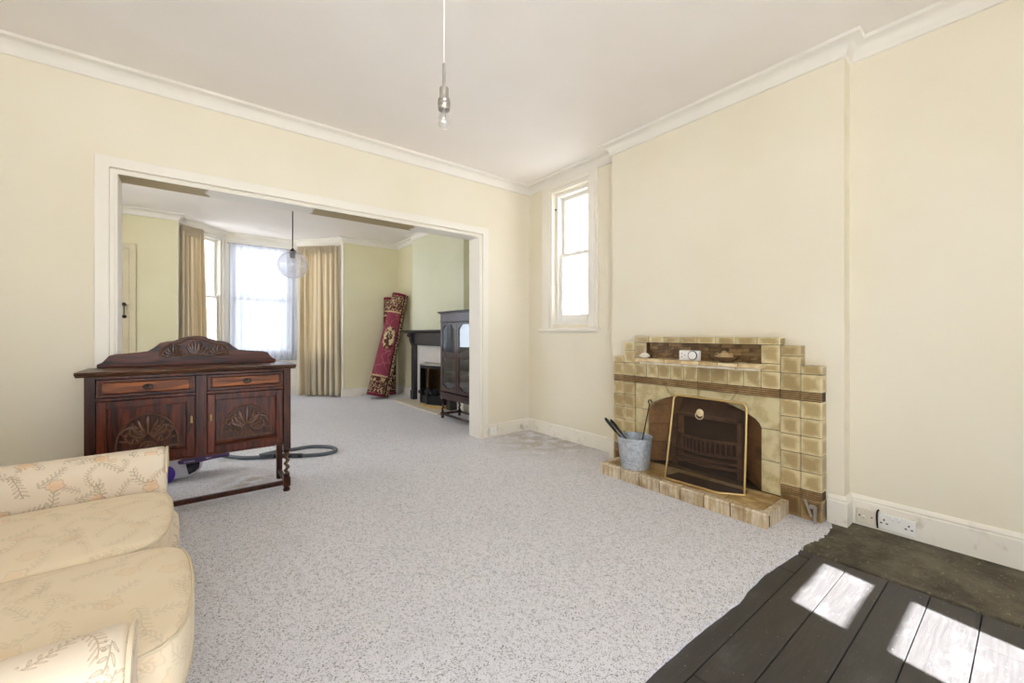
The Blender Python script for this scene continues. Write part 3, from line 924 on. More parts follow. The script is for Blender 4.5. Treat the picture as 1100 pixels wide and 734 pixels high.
for lx in (x0 + .0215, x1 - .0235):
    bm = BM(); box(bm, lx - .019, lx + .019, yb - .04, yb - .002, .008, .345)
    obj('leg', bm, M['oak_dark'], sb, bevel=.003)
bm = BM()
box(bm, x0 + .04, x1 - .045, yf + .008, yf + .034, .052, .082)
box(bm, x0 + .008, x0 + .034, yf + .042, yb - .04, .052, .082); box(bm, x1 - .036, x1 - .010, yf + .042, yb - .04, .052, .082)
obj('stretcher', bm, M['oak_dark'], sb, bevel=.004)
half = [(0, 1.089), (.045, 1.085), (.085, 1.070), (.115, 1.055), (.15, 1.052), (.185, 1.042), (.215, 1.012), (.245, .99), (.30, .982), (.40, .974), (.425, .966), (.44, .945), (.455, .925), (.479, .913), (.479, .8925)]
poly = [(.021 + a, b) for a, b in half] + [(.021 - a, b) for a, b in reversed(half[1:])]
bm = BM(); prism(bm, poly, 1, 3.535, 3.558)
ob = obj('backboard', bm, M['oak'], sb, bevel=.003)
bm = BM()
tp = [(-.19, .956), (-.185, .99), (-.165, 1.02), (-.135, 1.035), (-.105, 1.036), (-.075, 1.045), (-.045, 1.065), (0, 1.073), (.045, 1.065), (.075, 1.045), (.105, 1.036), (.135, 1.035), (.165, 1.02), (.185, .99), (.19, .956)]
tube(bm, [(.021 + a, 3.533, b) for a, b in tp], .0055, 6, closed=True)
palmette(bm, .021, .955, .108, 3.527, 7, .62, .08)
for sg in (-1, 1):
    palmette(bm, .021 + sg * .118, .958, .068, 3.527, 7, 1.45, .13)
    tube(bm, [(.021 + sg * .118 + .064 * math.cos(a), 3.532, .962 + .066 * math.sin(a)) for a in [PI * i / 12 for i in range(13)]], .0055, 6)
obj('carving', bm, M['carved'], ob, smooth=45, label='raised carved fan and leaf scrolls')

# ------------------------------------------------------------------ sofa
sf = thing('sofa', 'cream floral upholstered two-seater sofa with rolled arms at the front of the room', 'sofa', (-.5, 1.68, 0))
Y0, Y1 = 1.10, 2.27
def fabric(name, bm, m='floral', parent=sf, **k):
    box_uv(bm)
    return obj(name, bm, M[m], parent, **k)
bm = BM(); roundbox(bm, (-.485, 1.685, .205), (.445, .70, .145), 14, 12)
fabric('base', bm, smooth=60)
bm = BM(); roundbox(bm, (-.92, 1.685, .50), (.13, .72, .36), 6, 14)
fabric('backrest', bm, smooth=80)
for k, (a, b, bulge) in enumerate(((1.115, 1.672, .016), (1.680, 2.275, .0))):
    c = (-.415 - (.022 if k else 0), (a + b) / 2, .372); h = (.375 + bulge - (.022 if k else 0), (b - a) / 2, .085)
    def crown(p, x, y, z):
        q = p.copy()
        if z > 0: q.z += .022 * (1 - x * x) * (1 - y * y)
        if x > 0: q.x += .030 * (1 - y * y) * x
        return q
    bm = BM(); roundbox(bm, c, h, 9, 20, crown)
    cu = fabric('seat_cushion', bm, 'floral_pale', smooth=80)
    for zz in (c[2] + .066, c[2] - .066):
        pp = []
        for i in range(72):
            an = 2 * PI * i / 72
            ca, sa = math.cos(an), math.sin(an)
            s = (abs(ca) ** 9 + abs(sa) ** 9) ** (1 / 9)
            e = .990
            x, y = ca / s, sa / s
            pp.append((c[0] + h[0] * x * e + (.030 * (1 - y * y) * x if x > 0 else 0), c[1] + h[1] * y * e, zz))
        bm = BM(); tube(bm, pp, .0045, 6, closed=True)
        obj('piping', bm, M['piping'], cu, smooth=60)
def arm(yc, ztop, r, sgn):
    """rolled arm; sgn +1: seat lies towards +Y"""
    zc = ztop - r
    prof = [(yc + sgn * r, .08)]
    for i in range(15):
        a = -.15 + (PI + .5) * i / 14
        prof.append((yc + sgn * r * math.cos(a), zc + r * math.sin(a)))
    prof += [(yc - sgn * r * .55, zc - r * .8), (yc - sgn * r * .55, .08)]
    bm = BM(); prism(bm, prof, 0, -.93, -.085)
    a = fabric('armrest', bm, smooth=50, bevel=.022, seg=4)
    pr = [((p[0] - yc) * .94 + yc, (p[1] - zc) * .94 + zc) for p in prof[1:-2]]
    bm = BM(); tube(bm, [(-.086, p[0], p[1]) for p in pr], .0045, 6)
    obj('piping', bm, M['piping'], a, smooth=60)
arm(1.025, .565, .088, 1)
arm(2.372, .605, .085, -1)
for x in (-.12, -.85):
    for y in (1.05, 2.32):
        bm = BM(); lathe(bm, [(.022, .006), (.028, .03), (.024, .08)], (x, y, 0), 14)
        obj('foot', bm, M['oak_dark'], sf, smooth=40)

# ------------------------------------------------------------------ vacuum cleaner
vc = thing('vacuum_cleaner', 'white and purple cylinder vacuum cleaner lying on carpet behind the oak sideboard', 'vacuum cleaner', (-.08, 4.0, 0))
bm = BM()
prof = [(-.26, .03), (-.20, .018), (-.02, .022), (.035, .045), (.062, .085), (.07, .13), (.05, .19), (-.05, .23), (-.20, .22), (-.27, .15)]
prism(bm, prof, 1, 3.93, 4.15)
obj('body', bm, M['grey_plastic'], vc, smooth=35, bevel=.02, seg=4)
for y, d in ((3.926, -1), (4.154, 1)):
    bm = BM(); lathe(bm, [(.066, -.03), (.07, -.02), (.07, .012), (.06, .02), (.055, .012), (.02, .014), (.0, .022)], (-.165, y, .07), 28, rotz((0, d, 0)))
    obj('wheel', bm, M['purple'], vc, smooth=35, label='purple disc wheel')
bm = BM(); prism(bm, [(-.035, .125), (.05, .125), (.045, .085), (.02, .06), (-.018, .045)], 1, 3.915, 3.94)
obj('dust_window', bm, M['smoke'], vc, bevel=.004, label='dark see-through dust cover')
bm = BM(); prism(bm, [(-.085, .155), (-.075, .132), (.06, .128), (.12, .136), (.235, .142), (.235, .165), (.11, .175), (.0, .185)], 1, 3.91, 4.02)
bd = obj('handle_band', bm, M['purple_dark'], vc, bevel=.006, label='dark purple carrying handle')
bm = BM()
for i in range(6):
    box(bm, -.045 + i * .011, -.038 + i * .011, 3.9075, 3.911, .142, .149)
box(bm, .085, .105, 3.9075, 3.911, .150, .156); box(bm, .112, .118, 3.9075, 3.911, .151, .157)
obj('lettering', bm, M['marks'], bd)
def smoothpath(P, n=8):
    P = [Vector(p) for p in P]; out = []
    for i in range(len(P) - 1):
        a, b, c, d = P[max(0, i - 1)], P[i], P[i + 1], P[min(len(P) - 1, i + 2)]
        for k in range(n):
            t = k / n
            out.append(.5 * ((2 * b) + (c - a) * t + (2 * a - 5 * b + 4 * c - d) * t * t + (3 * b - a - 3 * c + d) * t ** 3))
    out.append(P[-1])
    return out
hp = smoothpath([(.06, 4.10, .13), (.14, 4.33, .07), (.238, 4.40, .026), (.356, 4.25, .024), (.506, 4.17, .024), (.608, 4.12, .026), (.744, 4.02, .024), (.889, 3.955, .022), (.985, 3.95, .022), (1.05, 4.0, .022),
                 (1.062, 4.10, .022), (1.0, 4.21, .022), (.887, 4.285, .022), (.764, 4.28, .022), (.652, 4.225, .04), (.56, 4.15, .056), (.46, 4.14, .05)], 14)
bm = BM(); rs = [.0155 + (.0018 if i % 2 else 0) for i in range(len(hp))]
tube(bm, hp, rs, 10)
obj('hose', bm, M['hose'], vc, smooth=60, label='grey ribbed hose looped on the carpet')
bm = BM(); tube(bm, [hp[5 * 14 - 4], hp[5 * 14 + 5], hp[6 * 14 + 3]], .0205, 10)
obj('hose_cuff', bm, M['black_plastic'], vc, smooth=40)

# ------------------------------------------------------------------ tiled fireplace
fp = thing('fireplace', 'buff tiled stepped fireplace with an arched opening on the near chimney breast', 'fireplace', (2.86, 1.5, 0))
XF = 2.86; G = .0014
bm = BM()   # grout core
CEN = 1.5015
def oy(o): return CEN + o
W3, W2, W1, WC = .7405, .634, .527, .418   # half widths: outer, middle, top; inner columns start at WC
for a, b, zt, zb in ((W2, W3 - .006, .909, 0), (W1 + .004, W2 - .006, 1.027, 0), (WC, W1 - .006, 1.075, .705)):
    for s in (-1, 1):
        y0, y1 = sorted((oy(s * a), oy(s * b)))
        box(bm, XF + .006, BX, y0, y1, zb, zt)
box(bm, XF + .02, BX, oy(-W2), oy(-W1), 0, .7); box(bm, XF + .02, BX, oy(W1), oy(W2), 0, .7)
box(bm, XF + .05, BX, oy(-WC), oy(WC), .875, 1.075)
box(bm, XF + .006, BX, oy(-WC), oy(WC), .705, .878)
arch = [(.415, .50), (.405, .525), (.38, .55), (.345, .572), (.30, .594), (.25, .613), (.19, .632), (.12, .645), (.05, .6505), (0, .652)]
full = [(o, z) for o, z in arch] + [(-o, z) for o, z in reversed(arch[:-1])]
prism(bm, [(oy(.43), .06), (oy(.53), .06), (oy(.53), .71), (oy(-.53), .71), (oy(-.53), .06), (oy(-.43), .06)] + [(oy(o * 1.03), z + .006) for o, z in reversed(full)], 0, XF + .03, BX)
obj('grout_core', bm, M['grout'], fp)
bm = BM()
def tile(y0, y1, z0, z1, xf=XF, tint=None):
    a, b = sorted((y0, y1))
    box(bm, xf, BX, a + G, b - G, z0 + G, z1 - G, random.random() if tint is None else tint)
base_rows = []
def column(o0, o1, ztop, zbase):
    for s in (-1, 1):
        zs = [zbase, .128] if zbase < .1 else [zbase]
        if zbase < .1: base_rows.append((oy(s * o0), oy(s * o1), zbase, .130))
        z = .178 if zbase < .1 else zbase
        while z < .70:
            z1 = .705 if z + .16 > .705 else z + .1055
            tile(oy(s * o0), oy(s * o1), z, z1); z = z1
        z = .757
        while z < ztop - .02:
            z1 = min(z + (.1055 if z < .8 else .105), ztop)
            if ztop - z1 < .03: z1 = ztop
            tile(oy(s * o0), oy(s * o1), z, z1); z = z1
column(W2, W3, .915, .006)
column(W1, W2, 1.033, .006)
for s in (-1, 1):
    z = .757
    for z1 in (.865, .915, 1.033):
        tile(oy(s * WC), oy(s * W1), z, z1); z = z1
# top course and row under the shelf
n = 8
for i in range(n):
    a = -W1 + 2 * W1 * i / n; tile(oy(a), oy(a + 2 * W1 / n), 1.033, 1.081)
n = 8
for i in range(n):
    a = -WC + 2 * WC * i / n; tile(oy(a), oy(a + 2 * WC / n), .757, .872)
obj('tile_facing', bm, M['tile'], fp, bevel=.0045, seg=2)
bm = BM()
for q in base_rows: tile(*q)
obj('base_tiles', bm, M['tile_base'], fp, bevel=.004)
# slabs round the arch
bm = BM()
xs_ = XF + .014
for s in (-1, 1):
    for z0, z1 in ((.098, .298), (.302, .498)):
        y0, y1 = sorted((oy(s * .4165), oy(s * .5255)))
        box(bm, xs_, BX, y0, y1, z0, z1, random.random() * .5)
    q = [(.5255, .502), (.5255, .702), (.262, .702)] + [(.212, .627)] + [(o, z + .002) for o, z in reversed([p for p in arch if p[0] > .22])]
    prism(bm, [(oy(s * o), z) for o, z in q], 0, xs_, BX, random.random() * .5)
    q = [(.258, .702), (.002, .702), (.002, .653), (.05, .652), (.12, .647), (.19, .634), (.208, .629)]
    prism(bm, [(oy(s * o), z) for o, z in q], 0, xs_, BX, random.random() * .5)
obj('arch_slabs', bm, M['tile_slab'], fp, bevel=.002)
# ribbed bands
bm = BM()
def rib(y0, y1, z0, z1, xf):
    y0, y1 = sorted((y0, y1)); n = 4; h = (z1 - z0) / n; tt = random.random()
    for i in range(n):
        box(bm, xf - .001, xf + .008, y0 + .001, y1 - .001, z0 + i * h + .0026, z0 + (i + 1) * h - .0026, tt)
ed = [-W3, -W2, -W1] + [-WC + 2 * WC * i / 6 for i in range(7)] + [W1, W2, W3]
for a, b in zip(ed, ed[1:]): rib(oy(a), oy(b), .706, .756, XF)
for s in (-1, 1):
    rib(oy(s * W1), oy(s * W2), .131, .177, XF); rib(oy(s * W2), oy(s * W3), .131, .177, XF)
obj('ribbed_band', bm, M['tile_rib'], fp, bevel=.0015)
# slim brown tiles at the back of the niche
bm = BM()
z = .876
for r in range(6):
    z1 = z + .026; y = -WC + (.05 if r % 2 else 0) - .05
    while y < WC:
        a, b = max(y, -WC), min(y + .135, WC)
        if b - a > .01: box(bm, XF + .048 - random.random() * .004, BX, oy(a) + G, oy(b) - G, z + .001, z1 - .001, random.random())
        y += .135
    z = z1
obj('niche_tiles', bm, M['tile_recess'], fp, bevel=.002)
# shelf
bm = BM(); n = 7; sh = .452
for i in range(n):
    a = -sh + 2 * sh * i / n; b = a + 2 * sh / n; tt = random.random() * .6
    ya, yb_ = oy(a) + G, oy(b) - G
    box(bm, 2.752, XF + .045 if abs((a + b) / 2) < WC - .05 else XF - .001, ya, yb_, .886, .912, tt)
ms = obj('mantel_shelf', bm, M['tile_shelf'], fp, bevel=.005, seg=3)
bm = BM()
for i in range(n):
    a = -sh + .03 + 2 * (sh - .03) * i / n; b = a + 2 * (sh - .03) / n
    box(bm, 2.772, XF - .001, oy(a) + G, oy(b) - G, .870, .884, random.random() * .5)
obj('nosing', bm, M['tile_nose'], ms, bevel=.004)
# hearth
bm = BM()
HX, HY0, HY1, HZ = 2.535, .925, 2.118, .093
box(bm, HX + .007, BX, HY0 + .007, HY1 - .007, .0, HZ - .007)
he = obj('hearth', bm, M['grout'], fp)
bm = BM()
G = .0036
sm_ = [HY0, 1.13, 1.291, 1.45, 1.602, 1.764, 1.927, HY1]
for a, b in zip(sm_, sm_[1:]):
    tt = random.random()
    box(bm, HX, HX + .03, a + G, b - G, .004, HZ - .022, tt)
    prism(bm, [(HX + .045, HZ - .02), (HX - .004, HZ - .02), (HX - .004, HZ - .01), (HX + .004, HZ - .001), (HX + .045, HZ)], 1, a + G, b - G, tt)
for yy0, yy1 in ((HY0 - .0, HY0 + .04), (HY1 - .04, HY1)):
    for a, b in ((HX + .046, 2.70), (2.70, 2.83), (2.83, BX if yy0 > 2 else 2.858)):
        tt = random.random()
        box(bm, a + G, b - G, yy0, yy1, .004, HZ, tt)
obj('hearth_edging', bm, M['tile_hearth'], he, bevel=.003)
bm = BM()
for a, b in ((HX + .047, 2.70), (2.70, XF + .02)):
    for i in range(5):
        y0 = HY0 + .041 + (HY1 - HY0 - .082) * i / 5
        box(bm, a, b - G, y0 + G, y0 + (HY1 - HY0 - .082) / 5 - G, .01, HZ - .002, random.random())
obj('hearth_tiles', bm, M['tile_top'], he, bevel=.003)
# firebox : splayed cheeks of fire brick, sooty back
ca, cb = .42, .225
for s in (-1, 1):
    bm = BM()
    for r in range(4):
        za, zb = .09 + r * .15, .09 + (r + 1) * .15 - .003
        P = [(XF + .032, oy(s * ca)), (3.09, oy(s * cb)), (3.12, oy(s * (cb + .03))), (XF + .05, oy(s * (ca + .02)))]
        prism(bm, P, 2, za, zb)
    obj('fire_cheek', bm, M['firebrick'], fp)
bm = BM(); box(bm, 3.088, 3.12, oy(-.26), oy(.26), .05, .68); box(bm, XF + .09, 3.25, oy(-.425), oy(.425), .662, .69); box(bm, BX, 3.25, oy(-.425), oy(.425), .03, .088)
obj('fireback', bm, M['soot'], fp)
bm = BM()
def bow(z, r, x=2.985, w=.235, d=.07):
    tube(bm, [(x - d * math.cos(PI / 2 * (i / 10 * 2 - 1)), oy(w * (i / 10 * 2 - 1)), z) for i in range(11)], r, 8)
bow(.335, .011); bow(.235, .011); bow(.19, .008); bow(.15, .008)
for i in range(15):
    f = i / 14 * 2 - 1
    f *= .95
    tube(bm, [(2.985 - .07 * math.cos(PI / 2 * f), oy(.235 * f), .235), (2.985 - .07 * math.cos(PI / 2 * f), oy(.235 * f), .335)], .0065, 6)
for s in (-1, 1):
    box(bm, 2.97, 3.0, oy(s * .24) - .014, oy(s * .24) + .014, .088, .48)
box(bm, 2.985, 3.085, oy(-.22), oy(.22), .14, .155)
prism(bm, [(3.0, .47), (3.085, .60), (3.085, .62), (2.99, .50)], 1, oy(-.22), oy(.22))
obj('fire_grate', bm, M['castiron'], fp, smooth=40)

# gas tap by the corner of the fireplace
gt = thing('gas_tap', 'bare steel gas pipe stub and lever at the right foot of the tiled fireplace', 'pipe', (2.838, .79, .006))
bm = BM(); tube(bm, [(2.838, .788, .007), (2.838, .788, .104)], .0095, 10); tube(bm, [(2.838, .788, .104), (2.838, .815, .104)], .006, 8)
obj('pipe', bm, M['steel'], gt, smooth=40)
bm = BM(); prism(bm, [(.845, .128), (.832, .132), (.80, .038), (.812, .034)], 0, 2.836, 2.842)
box(bm, 2.834, 2.846, .80, .83, .085, .096)
obj('lever', bm, M['steel'], gt, bevel=.001)

# fire screen : brass frame, bowed foot
sc_ = thing('fire_screen', 'brass-framed wire mesh fire screen leaning in front of the arched opening', 'fire screen', (2.66, 1.36, HZ))
A = Vector((2.655, 1.625, HZ + .007)); B = Vector((2.705, 1.118, HZ + .007)); TA = Vector((2.70, 1.585, .672)); TB = Vector((2.715, 1.108, .668))
def rr(c, p, q, r=.04, n=6):
    a = c + (p - c).normalized() * r; b = c + (q - c).normalized() * r
    return [(a * (1 - t) ** 2 + c * 2 * t * (1 - t) + b * t * t) for t in [i / n for i in range(n + 1)]]
outl = [A] + rr(TA, A, TB) + rr(TB, TA, B) + [B]
bm = BM(); tube(bm, outl, .0066, 10)
foot = [A, Vector((2.598, 1.595, HZ + .007)), Vector((2.612, 1.245, HZ + .007)), B]
tube(bm, [foot[0]] + rr(foot[1], foot[0], foot[2], .02) + rr(foot[2], foot[1], foot[3], .02) + [foot[3]], .0065, 10)
obj('frame', bm, M['brass'], sc_, smooth=50)
bm = BM()
nU, nV = 20, 10
def footpt(f):
    seg = [(foot[i + 1] - foot[i]).length for i in range(3)]; tot = sum(seg); d = f * tot
    for i in range(3):
        if d <= seg[i] or i == 2: return foot[i].lerp(foot[i + 1], min(1, d / seg[i]))
        d -= seg[i]
g = []
for j in range(nV + 1):
    row = []
    for i in range(nU + 1):
        f = i / nU
        a = A.lerp(B, f); b = TA.lerp(TB, f)
        p = a.lerp(b, j / nV)
        k = max(0, 1 - j / nV * 5)
        fo = footpt(f); p = p + Vector((fo.x - a.x, fo.y - a.y, 0)) * k * .96
        row.append(bm.verts.new(p))
    g.append(row)
for j in range(nV):
    for i in range(nU): bm.faces.new((g[j][i], g[j][i + 1], g[j + 1][i + 1], g[j + 1][i]))
obj('wire_mesh', bm, M['screen'], sc_, smooth=60)
bm = BM(); prism(bm, [(foot[0].x + .005, foot[0].y), (foot[1].x + .006, foot[1].y - .004), (foot[2].x + .006, foot[2].y), (foot[3].x + .004, foot[3].y), (2.80, 1.14), (2.79, 1.60)], 2, HZ + .0005, HZ + .003)
obj('base_pan', bm, M['soot'], sc_)
kp = A.lerp(B, .405).lerp(TA.lerp(TB, .405), .825)
bm = BM(); lathe(bm, [(0, 0), (.024, 0), (.025, .004), (.014, .007), (.009, .012), (0, .013)], kp, 18, rotz((-1, 0, .06)))
kn = obj('knob_plate', bm, M['brass_pale'], sc_, smooth=40)
bm = BM(); tube(bm, [(kp.x - .012, kp.y + .026 * math.cos(a), kp.z - .018 + .024 * math.sin(a)) for a in [2 * PI * i / 20 for i in range(20)]], 0.0028, 6, closed=True)
obj('ring', bm, M['brass_pale'], kn, smooth=50)

# bucket and fire tools
BK = (2.652, 1.880)
bk = thing('bucket', 'galvanised metal coal bucket standing on the left end of the tiled hearth', 'bucket', (BK[0], BK[1], HZ))
bm = BM(); H = .232
lathe(bm, [(0, .006), (.096, .006), (.098, .0), (.102, .002), (.112, .08), (.113, .084), (.120, .16), (.1265, H - .004), (.130, H), (.128, H + .004), (.1235, H), (.117, .16), (.099, .012), (0, .012)], (BK[0], BK[1], HZ), 40)
obj('body', bm, M['galv'], bk, smooth=35)
bm = BM()
tube(bm, [(BK[0] + .130 * math.cos(a) , BK[1] + .130 * math.sin(a), HZ + H - .012 - .04 * abs(math.sin(a - .4))) for a in [.4 + PI * i / 16 for i in range(17)]], .003, 6)
obj('handle', bm, M['galv'], bk, smooth=50)
for s in (0, PI):
    bm = BM(); a = .4 + s
    lathe(bm, [(.0, 0), (.012, 0), (.012, .008), (0, .01)], (BK[0] + .123 * math.cos(a), BK[1] + .123 * math.sin(a), HZ + H - .02), 10, rotz((math.cos(a), math.sin(a), 0)))
    obj('handle_lug', bm, M['galv'], bk, smooth=40)
def tool(name, label, a, b, kind):
    th = thing(name, label, 'fire tool', b)
    a = Vector(a); b = Vector(b); d = (a - b).normalized()
    bm = BM(); tube(bm, [b, a - d * .13], .0045, 8)
    obj('shaft', bm, M['iron'], th, smooth=50)
    bm = BM()
    if kind == 'grip':
        tube(bm, [a - d * .14, a - d * .12, a - d * .06, a - d * .02, a], [.006, .0095, .012, .0125, .006], 10)
    else:
        tube(bm, [a - d * .13, a - d * .05, a - d * .02], [.0045, .0045, .005], 8)
        c = a - d * .006
        tube(bm, [c + Vector((0, .014 * math.cos(q), .014 * math.sin(q))) for q in [-1.2 + 4.6 * i / 14 for i in range(15)]], .0045, 8)
    obj('handle', bm, M['iron'], th, smooth=50)
tool('fire_tongs', 'upper of the two black-handled fire tools leaning left out of the bucket', (2.478, 2.022, .463), (2.690, 1.85, .118), 'grip')
tool('fire_shovel', 'lower of the two black-handled fire tools leaning left out of the bucket', (2.512, 1.998, .450), (2.722, 1.826, .118), 'grip')
tool('poker', 'thin black poker with a hooked top standing upright in the coal bucket', (2.745, 1.808, .592), (2.692, 1.882, .113), 'hook')

# shelf ornaments
SZ = .912
o = BM()
g = []
for k in range(9):
    a = -1.25 + 2.5 * k / 8
    tube(o, [(2.80, 1.895, SZ + .004), (2.80 + .01 * math.cos(a), 1.895 + .03 * math.sin(a), SZ + .010 + .018 * math.cos(a)), (2.80, 1.895 + .047 * math.sin(a), SZ + .008 + .034 * math.cos(a))], [.003, .008, .006], 7)
roundbox(o, (2.806, 1.895, SZ + .017), (.014, .036, .0165), 2.2, 8)
tag(obj('seashell', o, M['shell'], smooth=60), 'small white seashell at the left end of the tiled mantel shelf', 'shell')
tm = thing('plug_timer', 'white plug-in timer with a round dial on the tiled mantel shelf', 'timer', (2.81, 1.535, SZ))
bm = BM(); box(bm, 2.80, 2.842, 1.462, 1.606, SZ + .0005, SZ + .072)
obj('case', bm, M['white_plastic'], tm, bevel=.006, seg=3)
bm = BM(); lathe(bm, [(.033, 0), (.033, .008), (.029, .0085), (.029, .004)], (2.80, 1.502, SZ + .037), 28, rotz((-1, 0, 0)), caps=False)
dl = obj('dial_ring', bm, M['black_plastic'], tm, smooth=40, label='black ring round the dial')
bm = BM(); lathe(bm, [(.0285, 0), (.0285, .009), (.026, .011), (0, .011)], (2.80, 1.502, SZ + .037), 28, rotz((-1, 0, 0)))
obj('dial', bm, M['white_plastic'], dl, smooth=40)
bm = BM()
for y, z in ((1.585, .048), (1.585, .026), (1.562, .037)):
    box(bm, 2.7985, 2.801, y - .004, y + .004, SZ + z - .003, SZ + z + .003)
obj('socket_holes', bm, M['mark_dark'], tm)
ds = thing('lidded_dish', 'low tarnished brass dish with an ornate pierced lid on the tiled mantel shelf', 'dish', (2.80, 1.29, SZ))
bm = BM(); lathe(bm, [(0, .001), (.03, .001), (.034, .006), (.05, .014), (.068, .028), (.078, .036), (.08, .038), (.07, .036), (.045, .022), (0, .018)], (2.81, 1.29, SZ), 30)
obj('bowl', bm, M['dish'], ds, smooth=50)
bm = BM()
lathe(bm, [(.058, .034), (.052, .044), (.038, .052), (.02, .06), (.012, .068), (.014, .074), (0, .078)], (2.81, 1.29, SZ), 24)
for k in range(8):
    a = 2 * PI * k / 8
    tube(bm, [(2.81 + .046 * math.cos(a) + .010 * math.cos(a) * math.cos(q), 1.29 + .046 * math.sin(a) + .010 * math.sin(a) * math.cos(q), SZ + .05 + .012 * math.sin(q)) for q in [2 * PI * i / 10 for i in range(10)]], .0028, 6, closed=True)
obj('lid', bm, M['dish_lid'], ds, smooth=50)

# ------------------------------------------------------------------ sockets
def plate(name, label, pos, nrm, w, h, mat, holes, gangs, cat='socket'):
    th = thing(name, label, cat, pos, math.atan2(nrm[1], nrm[0]) + PI / 2)
    k = dict(world=False)
    bm = BM(); box(bm, -w / 2, w / 2, -.012, .0, -h / 2, h / 2)
    obj('face_plate', bm, mat, th, bevel=.003, **k)
    if holes:
        bm = BM()
        for x, z, a, b in holes: box(bm, x - a, x + a, -.0128, -.011, z - b, z + b)
        obj('pin_slots', bm, M['mark_dark'], th, **k)
    for gx in gangs:
        bm = BM(); prism(bm, [(-.0115, gx[1] - .011), (-.015, gx[1] - .009), (-.019, gx[1] + .006), (-.0115, gx[1] + .011)], 0, gx[0] - .006, gx[0] + .006)
        obj('switch', bm, mat, th, bevel=.001, **k)
    return th
hs = []
for s in (-1, 1):
    cx = s * .042
    hs += [(cx, .006, .0035, .0055), (cx - .011, -.014, .005, .003), (cx + .011, -.014, .005, .003)]
hs += [(-.003 - .062, .028, .0012, .0012)]
plate('double_socket', 'white double power socket set low in the skirting right of the fireplace', (XR - .0185, .472, .058), (-1, 0), .150, .082, M['white_plastic'],
      [(.05, .010, .003, .005), (.062, -.008, .005, .003), (.038, -.008, .005, .003), (-.05, .010, .003, .005), (-.062, -.008, .005, .003), (-.038, -.008, .005, .003)], [(.013, .024), (-.013, .024)])
plate('blank_plate', 'small yellowed aerial plate in the skirting beside the double power socket', (XR - .0185, .600, .058), (-1, 0), .083, .084, M['cream_plastic'],
      [(.026, .004, .0035, .0035), (-.028, .002, .004, .004)], [(-.010, -.004)], 'socket')
bm = BM(); tube(bm, smoothpath([(XR - .024, .550, .012), (XR - .024, .5535, .06), (XR - .024, .552, .10), (XR - .022, .545, .115)], 6), .0042, 8)
tag(obj('cable', bm, M['bronze'], smooth=50), 'short dark cable running up between the two plates in the skirting', 'cable')
plate('telephone_socket', 'small white socket box on the skirting just right of the wide opening', (2.54, YP - .0185, .066), (0, -1), .085, .075, M['white_plastic'], [(.005, .0, .003, .003)], [])
plate('wall_socket', 'small cream socket on the wall low behind the rolled rugs in the far corner', (XR - .0, 7.10, .24), (-1, 0), .085, .085, M['cream_plastic'], [(0, .01, .003, .005), (-.012, -.01, .005, .003), (.012, -.01, .005, .003)], [])
plate('skirting_socket', 'tiny cream socket at carpet level in the skirting behind the rolled rugs', (XR - .0185, 7.16, .075), (-1, 0), .06, .06, M['cream_plastic'], [(0, 0, .003, .003)], [])

# ------------------------------------------------------------------ pendants
pl = thing('pendant_light', 'bare bulb pendant with a steel lampholder hanging from the near ceiling', 'ceiling light', (.776, 1.424, CEIL))
cx, cy = .776, 1.424
bm = BM(); tube(bm, [(cx, cy, CEIL - .03), (cx, cy, 2.155)], .0028, 8)
obj('cord', bm, M['white_plastic'], pl)
bm = BM(); lathe(bm, [(0, -.032), (.02, -.032), (.045, -.012), (.05, 0), (0, 0)], (cx, cy, CEIL), 24)
obj('ceiling_rose', bm, M['white_plastic'], pl, smooth=40)
bm = BM(); lathe(bm, [(.004, 2.158), (.006, 2.155), (.006, 2.068), (.013, 2.064), (.0175, 2.060), (.0175, 2.018), (.024, 2.016), (.025, 2.008), (.021, 2.004), (.025, 2.0), (.025, 1.992), (.021, 1.988), (.024, 1.984), (.022, 1.974), (.017, 1.972)][::-1], (cx, cy, 0), 24)
obj('lamp_holder', bm, M['steel'], pl, smooth=35)
bm = BM(); lathe(bm, [(.013, 1.984), (.014, 1.968), (.018, 1.955), (.024, 1.938), (.0255, 1.928), (.023, 1.914), (.016, 1.906), (0, 1.903)], (cx, cy, 0), 24, caps=False)
bl = obj('bulb', bm, M['glass_bulb'], pl, smooth=60)
bm = BM(); tube(bm, [(cx - .004, cy, 1.975), (cx - .009, cy, 1.942), (cx, cy, 1.946), (cx + .009, cy, 1.942), (cx + .004, cy, 1.975)], .0011, 6)
obj('filament', bm, M['steel'], bl)
cx, cy = .868, 5.0
gp = thing('globe_pendant', 'clear glass globe pendant hanging in the far room before the bay window', 'ceiling light', (cx, cy, CEIL))
bm = BM(); tube(bm, [(cx, cy, CEIL - .03), (cx, cy, 2.048)], .0055, 8)
obj('cord', bm, M['black_plastic'], gp)
bm = BM(); lathe(bm, [(0, -.032), (.02, -.032), (.045, -.012), (.05, 0), (0, 0)], (cx, cy, CEIL), 24)
obj('ceiling_rose', bm, M['white_plastic'], gp, smooth=40)
bm = BM(); lathe(bm, [(0, 1.93), (.022, 1.93), (.026, 1.94), (.026, 1.99), (.034, 1.994), (.034, 2.002), (.012, 2.03), (0, 2.05)], (cx, cy, 0), 20)
obj('lamp_holder', bm, M['bronze'], gp, smooth=40)
bm = BM(); R = .148; lathe(bm, [(R * math.sin(a), 1.856 - R * math.cos(a)) for a in [PI * i / 28 * .93 for i in range(29)]], (cx, cy, 0), 40, caps=False)
gl = obj('globe', bm, M['glass_globe'], gp, smooth=80)

